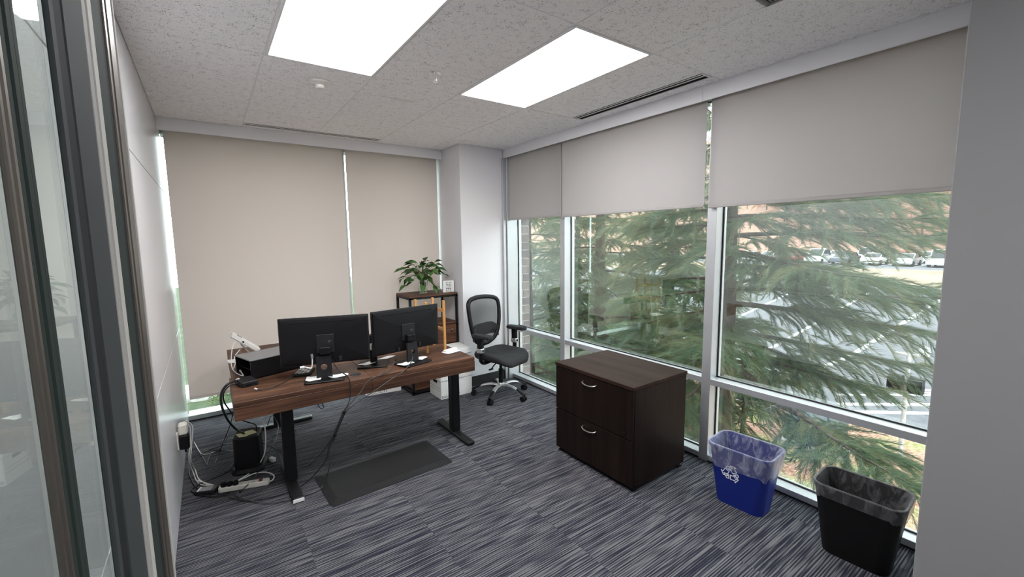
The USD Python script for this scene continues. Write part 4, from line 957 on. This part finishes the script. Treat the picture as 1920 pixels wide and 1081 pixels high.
cable('white_outlet', 'white cord hanging from the outlet, nearer the wall', .0040, 'cable_white')
cable('white_outlet_b', 'second white cord hanging from the outlet to the power strip', .0040, 'cable_white')
cable('white_far', 'white cord lying on the carpet behind the outlet and rising to the desk', .0034, 'cable_white')
cable('black_loop', 'black cord in a wide loop on the carpet left of the battery unit', .0036, 'cable_black')
cable('black_loop_b', 'short black cord on the carpet left of the battery unit, inside the wide loop', .0034, 'cable_black')
cable('black_floor', 'coiled black cord around the flat power adapter', .0048, 'cable_black')
cable('black_stub', 'short black cord end on the carpet near the left wall', .0032, 'cable_black')
cable('black_tail', 'thin black cord dropping from the desk corner to the carpet', .0032, 'cable_black')
cable('ups_power', 'black cord bending into the top of the battery unit', .0044, 'cable_black')
cable('ups_right', 'thin black cord by the rear desk leg', .0034, 'cable_black')
cable('strip_black', 'black cord running from the power strip towards the rear leg', .0036, 'cable_black', ends=((0, 'black_plastic'),))
cable('hook', 'small black cable loop hanging under the desk fascia', .0026, 'cable_black')
cable('far_loop', 'black cord lying in a loop on the carpet behind the left leg', .0032, 'cable_black')
single('cable_wrap', 'black tape wrap holding the hanging cable bundle together', 'cable wrap', tube(spline([(.690, 2.966, .556), (.654, 2.976, .476), (.622, 2.989, .402), (.606, 3.0, .35)], 5), .0105, 10), 'cable_black', smooth=50)
single('cable_tie', 'black tie around the cable bundle, upper', 'cable tie', tube(np.array([[.684, 2.966, .548], [.680, 2.967, .538]]), .013, 12), 'black_plastic')
single('cable_tie', 'black tie around the cable bundle, lower', 'cable tie', tube(np.array([[.622, 2.988, .398], [.618, 2.989, .386]]), .012, 12), 'black_plastic')

# ================================================================== OUTSIDE, three storeys below
def ter(x, y):
    x = np.asarray(x, float)
    return np.where(x < 30, -5.5, np.where(x < 58, -5.5 + (x - 30) * .13, np.where(x < 78, -1.86, -1.86 + (x - 78) * .42)))
def sheet(x0, x1, y0, y1, nx, ny, dz=0.0, bump_=0.0, seed=1, depth=.25):
    X, Yg = np.meshgrid(np.linspace(x0, x1, nx), np.linspace(y0, y1, ny)); Z = ter(X, Yg) + dz
    if bump_: Z = Z + bump_ * (meshkit.fbm(np.stack([X * .8, Yg * .8, X * 0], -1), 4, seed) - .5)
    V = np.column_stack([X.ravel(), Yg.ravel(), Z.ravel()]); B = V - np.array([0, 0, depth]); F = []
    for j in range(ny - 1):
        for i in range(nx - 1):
            a = j * nx + i; F += [(a, a + 1, a + nx + 1), (a, a + nx + 1, a + nx)]
    n = len(V); bd = [i for i in range(nx)] + [j * nx + nx - 1 for j in range(1, ny)] + [(ny - 1) * nx + i for i in range(nx - 2, -1, -1)] + [j * nx for j in range(ny - 2, 0, -1)]
    for k in range(len(bd)):
        a, b = bd[k], bd[(k + 1) % len(bd)]; F += [(a, a + n, b + n), (a, b + n, b)]
    return trimesh.Trimesh(np.vstack([V, B]), F, process=False)

mat('mulch_bed', {'g': ('geometry', {}), 'n': ('noise_texture', {'scale': 9, 'detail': 8, 'roughness': .7, 'distortion': 1.0}), 'r': ('rgb_ramp', {'ramp': [(0, (.10, .05, .035)), (.38, (.26, .13, .09)), (.55, (.52, .31, .23)), (.72, (.72, .50, .40)), (1, (.74, .55, .45))]}),
                  'n2': ('noise_texture', {'scale': .55, 'detail': 3}), 'r2': ('rgb_ramp', {'ramp': [(0, (0, 0, 0)), (.50, (0, 0, 0)), (.60, (1, 1, 1)), (1, (1, 1, 1))]}),
                  'n3': ('noise_texture', {'scale': 14, 'detail': 6}), 'r3': ('rgb_ramp', {'ramp': [(0, (.10, .12, .04)), (.45, (.24, .25, .10)), (.65, (.52, .46, .28)), (1, (.62, .56, .38))]}),
                  'm': ('mix', {}), 'b': ('bump', {'strength': .6, 'distance': .03}), 'p': ('principled_bsdf', {'roughness': .95, 'specular_ior_level': .1})},
    [('g.position', 'n.vector'), ('g.position', 'n2.vector'), ('g.position', 'n3.vector'), ('n.fac', 'r.fac'), ('n2.fac', 'r2.fac'), ('n3.fac', 'r3.fac'), ('r2.color', 'm.fac'), ('r.color', 'm.color1'), ('r3.color', 'm.color2'),
     ('m.color', 'p.base_color'), ('n.fac', 'b.height'), ('b.normal', 'p.normal')], 'p.BSDF')
single('planting_bed', 'reddish bark mulch bed with patches of dry grass below the windows', 'planting bed', sheet(3.2, 20.6, -25, 15, 44, 90, 0, .16), 'mulch_bed', smooth=True, kind='structure')
single('lawn', 'green lawn beyond the back window', 'lawn', sheet(-60, 20.6, 15.001, 90, 30, 30, 0, .25, 4), 'lawn', smooth=True, kind='structure')
single('ground_apron', 'bare earth around the foot of the building', 'ground', sheet(-60, 3.19, 5.3, 15, 20, 10, 0, .1, 9), 'lawn', kind='structure')
single('road', 'pale grey asphalt road with white lines beyond the bed', 'road', sheet(20.6, 50, -60, 90, 30, 10), 'asphalt', kind='structure')
single('verge', 'tan strip of dry grass beyond the road', 'verge', sheet(50.001, 57.9, -60, 90, 10, 30, .02, .2, 6), 'verge', kind='structure')
single('parking_lot', 'pale parking lot beyond the verge', 'parking lot', sheet(57.91, 78, -60, 90, 8, 10), 'asphalt', kind='structure')
single('hillside', 'reddish leaf-covered hillside behind the parking lot', 'hill', sheet(78.01, 190, -90, 160, 40, 60, 0, 2.0, 3), 'bark_litter', smooth=True, kind='structure')
kerb = thing('kerb', 'pale concrete kerbs along the road', kind='structure')
for k in range(30):
    y = -30 + k * 2.6
    part(kerb, 'kerb_stone', bx(20.45, 20.65, y + .01, y + 2.59, -5.55, -5.36, .02), 'concrete')
    part(kerb, 'kerb_stone', bx(49.9, 50.1, y + .01, y + 2.59, float(ter(50, 0)) - .1, float(ter(50, 0)) + .12, .02), 'concrete')
def stripe(a, b, w):
    a, b = np.array(a, float), np.array(b, float); d = (b - a) / np.linalg.norm(b - a); nn = np.array([-d[1], d[0]]) * w / 2; n = 12; V = []; F = []
    for t_ in np.linspace(0, 1, n):
        p_ = a + (b - a) * t_
        for s in (-1, 1):
            q = p_ + nn * s; V.append((q[0], q[1], float(ter(q[0], q[1])) + .012)); V.append((q[0], q[1], float(ter(q[0], q[1])) - .02))
    for i in range(n - 1):
        o = i * 4; F += [(o, o + 4, o + 6), (o, o + 6, o + 2), (o, o + 1, o + 5), (o, o + 5, o + 4), (o + 2, o + 6, o + 7), (o + 2, o + 7, o + 3)]
    m = trimesh.Trimesh(np.array(V), F, process=False)
    if m.face_normals[0][2] < 0: m.invert()
    return m
rm = thing('road_marking', 'white painted lane and hatch lines on the asphalt road', 'road marking')
for a, b, w in (((21.6, 6.4), (25.2, 3.55), .30), ((20.8, 5.98), (24.6, 2.8), .30), ((22.9, 6.8), (26.4, 4.1), .22), ((26.1, 5.35), (27.6, 3.6), .25), ((25.7, 5.1), (27.5, 3.4), .2), ((26.8, 8.9), (49.5, 7.45), .28), ((25.5, 12.6), (49.5, 12.2), .25),
                ((27, 17.6), (49.5, 17.4), .25), ((24, 24), (49, 24.5), .25), ((30, 5.0), (49.5, 4.1), .2), ((28, 0), (49.5, -.6), .25), ((22.3, 14), (22.3, 40), .3), ((22.6, 12), (24.8, 10.2), .4), ((23.4, 12.6), (25.6, 10.8), .4), ((24.2, 13.2), (26.4, 11.4), .4)):
    part(rm, 'painted_line', stripe(a, b, w), 'road_paint')
for k in range(12): part(rm, 'painted_line', stripe((62.2, 4 + k * 2.9), (67.5, 4 + k * 2.9), .14), 'road_paint')

# brick pier outside the far end of the right windows
bp = thing('wall_brick', 'grey-brown brick pier outside the far right window', kind='structure')
part(bp, 'mortar_core', bx(3.135, 3.296, 4.278, 4.9, -5.5, 3.4), 'mortar')
zc = -.90; row = 0
while zc < 2.75:
    x0, x1 = 3.13, 3.302
    segs = [(x0, x1)] if row % 2 == 0 else [(x0, x0 + .062), (x0 + .074, x1)]
    for a, b in segs:
        part(bp, 'brick', bx(a, b, 4.270 - .001 * rng.random(), 4.365, zc, zc + .088, .002), 'brick_' + 'abc'[int(rng.integers(3))])
    part(bp, 'brick', bx(3.2065, 3.302, 4.377, 4.58, zc, zc + .088, .002) if row % 2 else bx(3.2065, 3.302, 4.377, 4.48, zc, zc + .088, .002), 'brick_' + 'abc'[int(rng.integers(3))])
    zc += .099; row += 1

# ---- equipment boxes, crossing signal
def pad_box(label, loc, rz, w, d, h):
    t = thing('equipment_cabinet', label, 'equipment cabinet', loc, rz)
    part(t, 'pad', bx(-d / 2 - .16, d / 2 + .16, -w / 2 - .16, w / 2 + .16, -.1, .14, .02), 'concrete')
    part(t, 'housing', bx(-d / 2, d / 2, -w / 2, w / 2, .14, h - .06, .015), 'crate_green')
    part(t, 'lid', loft([ring(rrect(d + .05, w + .05, .04), h - .08), ring(rrect(d + .06, w + .06, .045), h - .05), ring(rrect(d - .04, w - .04, .03), h)]), 'crate_green', smooth=25)
    for s in (-1, 1): part(t, 'door', bx(-d / 2 - .012, -d / 2 + .002, s * w / 4 - w / 4 + .03, s * w / 4 + w / 4 - .03, .20, h - .13, .004), 'crate_green')
    part(t, 'handle', bx(-d / 2 - .035, -d / 2 - .01, -.02, .02, h * .5, h * .5 + .12, .004), 'silver')
pad_box('dark green pad-mounted equipment cabinet, the nearer of two below the window', (16.75, 5.55, -5.5), math.radians(6), 1.6, 1.15, .98)
pad_box('dark green pad-mounted equipment cabinet, the farther of two', (19.0, 8.6, -5.5), math.radians(6), 1.3, 1.0, .85)
sg = thing('crossing_signal', 'white pole with two black pedestrian signal heads at the road', 'traffic signal', (17.66, 3.50, -5.5))
part(sg, 'pole', lathe([(0, 0), (.13, 0), (.13, .12), (.065, .2), (.06, 3.5), (0, 3.5)], 16), 'concrete', smooth=35)
for s in (-1, 1):
    c = np.array([-.03, s * .245, 2.28])
    hd = part(sg, 'signal_head', mv(bx(-.13, .13, -.17, .17, 0, .50, .02), c), 'black_plastic')
    part(hd, 'visor', mv(cat_(bx(-.30, -.13, -.17, .17, .44, .47), bx(-.28, -.13, -.17, -.15, .10, .45), bx(-.28, -.13, .15, .17, .10, .45)), c), 'black_plastic')
    part(hd, 'bracket', mv(bx(-.02, .02, min(-s * .245, 0) if s > 0 else 0, 0 if s > 0 else .245, .22, .26), c), 'concrete')
part(sg, 'cross_arm', bx(-.05, .05, -.34, .34, 3.42, 3.50, .02), 'concrete')
part(sg, 'beacon', mv(lathe([(0, 0), (.12, .0), (.15, .12), (.11, .26), (0, .31)], 18), (0, -.34, 3.5)), 'road_paint', smooth=40)

# ---- cars
def car(label, x, y, rz, m, van=False):
    t = thing('car', label, 'car', (x, y, float(ter(x, y))), rz)
    L, Wd, Ht = 4.5, 1.78, 1.9 if van else 1.45
    prof = [(-2.25, .35), (-2.2, .75), (-1.9, .88), (-1.2, .95), (-.5, Ht - .05), (.2, Ht), (1.0, Ht - .04), (1.85, 1.0 if not van else Ht - .12), (2.2, .95), (2.25, .4)]
    body = [(x_, min(z_, .98)) for x_, z_ in prof]
    def slab(pr, w0, w1):
        r_ = []
        for yy, s in ((-w0 / 2, .97), (-w1 / 2, 1.0), (w1 / 2, 1.0), (w0 / 2, .97)):
            r_.append(np.array([(x_ * s, yy, z_) for x_, z_ in pr] ))
        return loft(r_[::-1])
    part(t, 'body', slab(body + [(2.2, .30), (-2.2, .30)], Wd - .12, Wd), m, smooth=20)
    cab = [(-1.25, .93), (-.5, Ht - .05), (.2, Ht), (1.0, Ht - .04), (1.85 if van else 1.8, .93)]
    part(t, 'cabin', slab(cab, Wd - .42, Wd - .16), m, smooth=20)
    g = [(-1.08, .99), (-.46, Ht - .14), (.95, Ht - .14), (1.55, .99)]
    part(t, 'side_window', slab(g, Wd - .30, Wd - .14), 'car_glass')
    part(t, 'windscreen', slab([(-1.30, .97), (-.58, Ht - .09), (-.52, Ht - .10), (-1.2, .97)], Wd - .5, Wd - .34), 'car_glass')
    for sx in (-1.38, 1.38):
        for sy in (-1, 1):
            part(t, 'wheel', cyl((sx, sy * (Wd / 2 - .2), .32), (sx, sy * (Wd / 2 + .01), .32), .32, n=20), 'tyre', smooth=35)
cols = [('white', 'car_white', True), ('silver', 'car_silver', False), ('white', 'car_white', False), ('dark blue', 'car_dark', False), ('white', 'car_white', True), ('red', 'car_red', False), ('silver', 'car_silver', False), ('white', 'car_white', False)]
order = ['rightmost in view', 'second from the right', 'third from the right', 'fourth from the right', 'fifth from the right', 'sixth from the right', 'seventh from the right', 'eighth from the right']
for k, (cn, cm, vn) in enumerate(cols):
    car(f'{cn} {"van" if vn else "car"} parked in the front row of the far lot, {order[k]}', 65.0, 10.9 + k * 2.9, (k % 3 - 1) * .02, cm, vn)
for k, (cn, cm, vn) in enumerate((('white', 'car_white', False), ('red', 'car_red', False), ('white', 'car_white', True), ('silver', 'car_silver', False))):
    car(f'{cn} {"van" if vn else "car"} parked in the back row of the far lot, {order[k]}', 73.0, 13.2 + k * 3.2, .02 * k, cm, vn)

# ---- needle sprays and trees
def spray_mesh(seed, N=120, L=.46, nl=.13, w=.0055, spread=.75, droop=.25):
    r_ = np.random.default_rng(seed); V = []; F = []
    V += [(0, .004, 0), (0, -.004, 0), (L, 0, -droop * L)]; F.append((0, 1, 2))
    for k in range(N):
        t_ = .06 + .94 * k / N; base = np.array([t_ * L, 0, -droop * L * t_ * t_]); a = r_.uniform(0, 2 * PI)
        ang = spread * r_.uniform(.65, 1.15) * (1 - .45 * t_)
        d = np.array([math.cos(ang), math.sin(ang) * math.cos(a), math.sin(ang) * math.sin(a) * .75 - .12]); d /= np.linalg.norm(d)
        sd = np.cross(d, r_.normal(size=3)); sd /= np.linalg.norm(sd); l_ = nl * r_.uniform(.7, 1.25)
        n = len(V); V += [tuple(base + sd * w * .5), tuple(base + d * l_), tuple(base - sd * w * .5)]; F.append((n, n + 1, n + 2))
    return trimesh.Trimesh(np.array(V), F, process=False)
SPRAYS = [spray_mesh(21), spray_mesh(22, 140, .42, .11), spray_mesh(23, 100, .55, .15, .006, .6, .45)]
def instancer(parent, name, protos, mats_, P, D, S, which, rg, label=None):
    path = numbered(str(parent.GetPath()), name)
    pi = UsdGeom.PointInstancer.Define(stage, path); rel = []
    for k, (m, mt) in enumerate(zip(protos, mats_)):
        usdkit.mesh(stage, f'{path}/spray_{k:03d}' if k else f'{path}/spray', m, MATS[mt]); rel.append(Sdf.Path(f'{path}/spray_{k:03d}' if k else f'{path}/spray'))
    pi.CreatePrototypesRel().SetTargets(rel)
    D = D / np.linalg.norm(D, axis=1, keepdims=True); n = len(P); roll = rg.uniform(-.6, .6, n)
    up = np.tile([0, 0, 1.0], (n, 1)); yv = np.cross(up, D); yl = np.linalg.norm(yv, axis=1, keepdims=True); yv = np.where(yl > 1e-3, yv / np.maximum(yl, 1e-6), [0, 1, 0]); zv = np.cross(D, yv)
    y2 = yv * np.cos(roll)[:, None] + zv * np.sin(roll)[:, None]; z2 = np.cross(D, y2)
    from scipy.spatial.transform import Rotation
    q = Rotation.from_matrix(np.stack([D, y2, z2], -1)).as_quat()
    pi.CreatePositionsAttr(Vt.Vec3fArray.FromNumpy(P.astype(np.float32)))
    pi.CreateOrientationsAttr(Vt.QuathArray([Gf.Quath(float(a[3]), float(a[0]), float(a[1]), float(a[2])) for a in q]))
    pi.CreateScalesAttr(Vt.Vec3fArray.FromNumpy(np.repeat(S[:, None], 3, 1).astype(np.float32)))
    pi.CreateProtoIndicesAttr(Vt.IntArray.FromNumpy(which.astype(np.int32)))
    return meta(pi.GetPrim(), label=label, kind='stuff')

def conifer(label, x, y, z, H, R, seed, nb, low=.08, mats_=('needle_green', 'needle_green', 'needle_yellow'), group=None, dens=1.0, extra=(), name='conifer_tree', sky_frac=1.0, size=1.0, keep=None, trunk_r=None):
    rg = np.random.default_rng(seed); t = thing(name, label, 'tree', (x, y, z), group=group)
    tr = trunk_r or .022 * H
    tp = spline([(0, 0, -.1), (.03 * H * rg.uniform(-.3, .3), .02 * H * rg.uniform(-.3, .3), H * .5), (0, 0, H)], 8)
    part(t, 'trunk', tube(tp, np.linspace(tr, .02, len(tp)), 10), 'bark', smooth=60)
    P, D, S = [], [], []
    specs = []
    for k in range(nb):
        f = low + (1 - low) * (k + rg.uniform(0, .8)) / nb
        Lb = R * (1 - .82 * f ** 1.2) * rg.uniform(.75, 1.15)
        specs.append((f * H, k * 2.39996 + rg.uniform(-.4, .4), max(Lb, .3), rg.uniform(-.05, .30) - .15 * (1 - f)))
    specs += list(extra)
    for hz, az, Lb, upa, *bare in specs:
        u0 = bare[0] if bare else .22
        d0 = np.array([math.cos(az) * math.cos(upa), math.sin(az) * math.cos(upa), math.sin(upa)]); sd = np.array([-math.sin(az), math.cos(az), 0])
        b0 = np.array([0, 0, hz]); bend = rg.uniform(-.12, .12)
        pts = [b0 + d0 * Lb * u_ + sd * Lb * bend * u_ * u_ + np.array([0, 0, -.20 * Lb * u_ ** 2 + .10 * Lb * u_ ** 4]) for u_ in np.linspace(0, 1, 9)]
        pts = np.array(pts); rb = np.linspace(max(.012, .016 * Lb), .004, 9)
        if keep is None or keep(pts[-1] + (x, y, z)) : part(t, 'branch', tube(pts, rb, 6), 'bark', smooth=60)
        tg = np.gradient(pts, axis=0); tg /= np.linalg.norm(tg, axis=1, keepdims=True)
        nt = max(3, int(Lb * 5.5 * dens))
        for i in range(nt):
            u_ = u0 + (1 - u0) * (i + rg.uniform(0, .7)) / nt; k = min(int(u_ * 8), 7); fr = u_ * 8 - k; p_ = pts[k] * (1 - fr) + pts[k + 1] * fr; dd = tg[k]
            s = 1 if i % 2 else -1; tl = (.18 + .34 * Lb * (1 - u_) ** .8) * rg.uniform(.7, 1.2)
            td = dd * .75 + sd * s * rg.uniform(.5, 1.0) + np.array([0, 0, rg.uniform(-.25, .2)]); td /= np.linalg.norm(td)
            m_ = max(1, int(tl / .20 * dens))
            for j in range(m_):
                q = p_ + td * tl * (j + .3) / m_ + np.array([0, 0, -.12 * tl * ((j + .3) / m_) ** 2])
                P.append(q); D.append(td + rg.normal(size=3) * .22 + np.array([0, 0, -.10])); S.append(rg.uniform(.75, 1.2) * size)
            P.append(p_); D.append(dd + sd * s * .5 + rg.normal(size=3) * .2); S.append(rg.uniform(.7, 1.05) * size)
        P.append(pts[-1] - tg[-1] * .1); D.append(tg[-1]); S.append(1.1 * size)
    P, D, S = np.array(P), np.array(D), np.array(S)
    w = rg.choice(3, len(P), p=[.42, .36, .22])
    instancer(t, 'foliage', SPRAYS, mats_, P, D, S, w, rg)
    return t
PI2 = 2 * PI
conifer('large feathery conifer with long limbs, nearest the right window', 8.9, 4.75, -5.5, 12.5, 3.9, 101, 66, dens=1.3, size=1.1, low=.30, extra=((6.6, -1.15, 3.6, .0), (5.8, -1.45, 3.9, .05), (7.2, -1.75, 3.6, .1), (8.0, -1.3, 3.8, .05), (8.9, -1.6, 3.6, .1), (9.6, -1.95, 3.2, .1), (6.9, -2.2, 3.4, .02), (8.3, -2.4, 3.0, .05), (9.2, -2.7, 2.8, .1), (4.6, math.atan2(-3.3, -3.0), 4.5, .06, .62), (6.1, math.atan2(-3.0, .6), 3.3, .12), (7.6, math.atan2(-2.8, .2), 3.2, .05), (5.2, math.atan2(-3.2, 1.2), 3.4, .0), (8.6, math.atan2(-2.9, -.4), 3.0, .1)))
conifer('dense conifer seen through the middle window behind the file cabinet', 9.3, 8.6, -5.5, 13, 3.4, 102, 72, dens=1.25, size=1.2)
conifer('dense conifer beyond the brick pier, seen through the far window', 7.2, 9.4, -5.5, 12, 2.8, 103, 60, dens=1.2, size=1.1)
conifer('conifer standing back from the windows, behind the two middle trees', 14.6, 10.0, -5.5, 12, 3.6, 104, 70, dens=1.3, size=1.35)
conifer('farthest conifer at the edge of the road, seen through the middle window', 16.0, 16.5, -5.5, 12.5, 4.0, 105, 66, dens=1.2, size=1.4)
conifer('young dark conifer behind the equipment cabinets', 14.4, 6.9, -5.5, 3.8, 1.7, 106, 44, low=.03, dens=1.3, name='young_conifer')
conifer('young conifer in the mulch bed, left of the equipment cabinets', 12.2, 7.0, -5.5, 2.4, 1.0, 107, 34, low=.03, dens=1.4, name='young_conifer')

# low leafy shrubs
def shrub(label, x, y, z, r, seed, m='shrub_green', name='shrub', hgt=1.0):
    rg = np.random.default_rng(seed); t = thing(name, label, 'shrub', (x, y, z))
    n = int(900 * r); v = rg.normal(size=(n, 3)); v /= np.linalg.norm(v, axis=1, keepdims=True); v[:, 2] = np.abs(v[:, 2]); rad = r * rg.uniform(.45, 1.0, n) ** .5
    P = v * rad[:, None] * (1, 1, hgt); lf = leaf_mesh(.09, .05, .3, .2); lf2 = leaf_mesh(.07, .045, .1, .3)
    for k in range(5):
        a = k * 1.257; part(t, 'stem', tube([(0, 0, -.05), (r * .5 * math.cos(a), r * .5 * math.sin(a), r * .7 * hgt)], [.02, .008], 5), 'bark')
    lr = rot(lf, -PI / 2, [0, 0, 1]); lr2 = rot(lf2, -PI / 2, [0, 0, 1])
    instancer(t, 'foliage', [lr, lr2], [m, m], P, v + rg.normal(size=(n, 3)) * .6, rg.uniform(.8, 1.5, n), rg.integers(0, 2, n), rg)
shrub('bright green shrub at the foot of the nearest conifer', 10.6, 6.2, -5.5, 1.0, 201)
shrub('low green shrub between the trees, seen under the middle window rail', 11.5, 9.4, -5.5, 1.1, 202)
shrub('green shrub below the far right window', 6.4, 7.2, -5.5, 1.2, 203, hgt=1.3)
shrub('green shrub beyond the mulch bed near the kerb', 18.5, 11.2, -5.5, 1.1, 204)
shrub('green shrub on the lawn beyond the back window', .8, 22.5, -5.5, 1.3, 205)
shrub('green shrub on the lawn in the gap beside the left wall', -2.6, 21.0, -5.5, 1.6, 206, hgt=1.6)
# pale rocks on the lawn seen under the back blind
rgk = np.random.default_rng(31)
for k, (rx, ry, rs) in enumerate(((-2.5, 24.2, .60), (-.75, 24.6, .72), (1.0, 24.3, .58), (2.75, 24.9, .66))):
    s_ = trimesh.creation.icosphere(3); vv = s_.vertices * (.75 + .6 * meshkit.fbm(s_.vertices * 1.6 + k * 9, 3, k))[:, None] * (rs * 1.2, rs, rs * .7)
    single('rock', ['leftmost', 'second from the left', 'third from the left', 'rightmost'][k] + ' of the pale rocks on the lawn under the back blind', 'rock', mv(trimesh.Trimesh(vv, s_.faces, process=False), (rx, ry, -5.35)), 'rock_pale', smooth=40)
# winter trees on the hillside
def winter_tree(label, x, y, H, seed):
    z = float(ter(x, y)) - .6
    return conifer(label, x, y, z, H, H * .42, seed, 26, low=.22, mats_=('needle_russet',) * 3, name='winter_tree', size=3.6, dens=.28, group=None, keep=None, trunk_r=.16)
spots = [(84, 16.5), (88, 23), (86, 31), (93, 12), (96, 20), (98, 29), (92, 38), (104, 15), (106, 24), (100, 45), (90, 52), (108, 36)]
for k, (x_, y_) in enumerate(spots):
    winter_tree(f'russet bare winter tree on the hillside, {["first","second","third","fourth","fifth","sixth","seventh","eighth","ninth","tenth","eleventh","twelfth"][sorted(range(12), key=lambda i: math.atan2(spots[i][1], spots[i][0])).index(k)]} from the right', x_, y_, 8.5 + (k % 3), 300 + k)
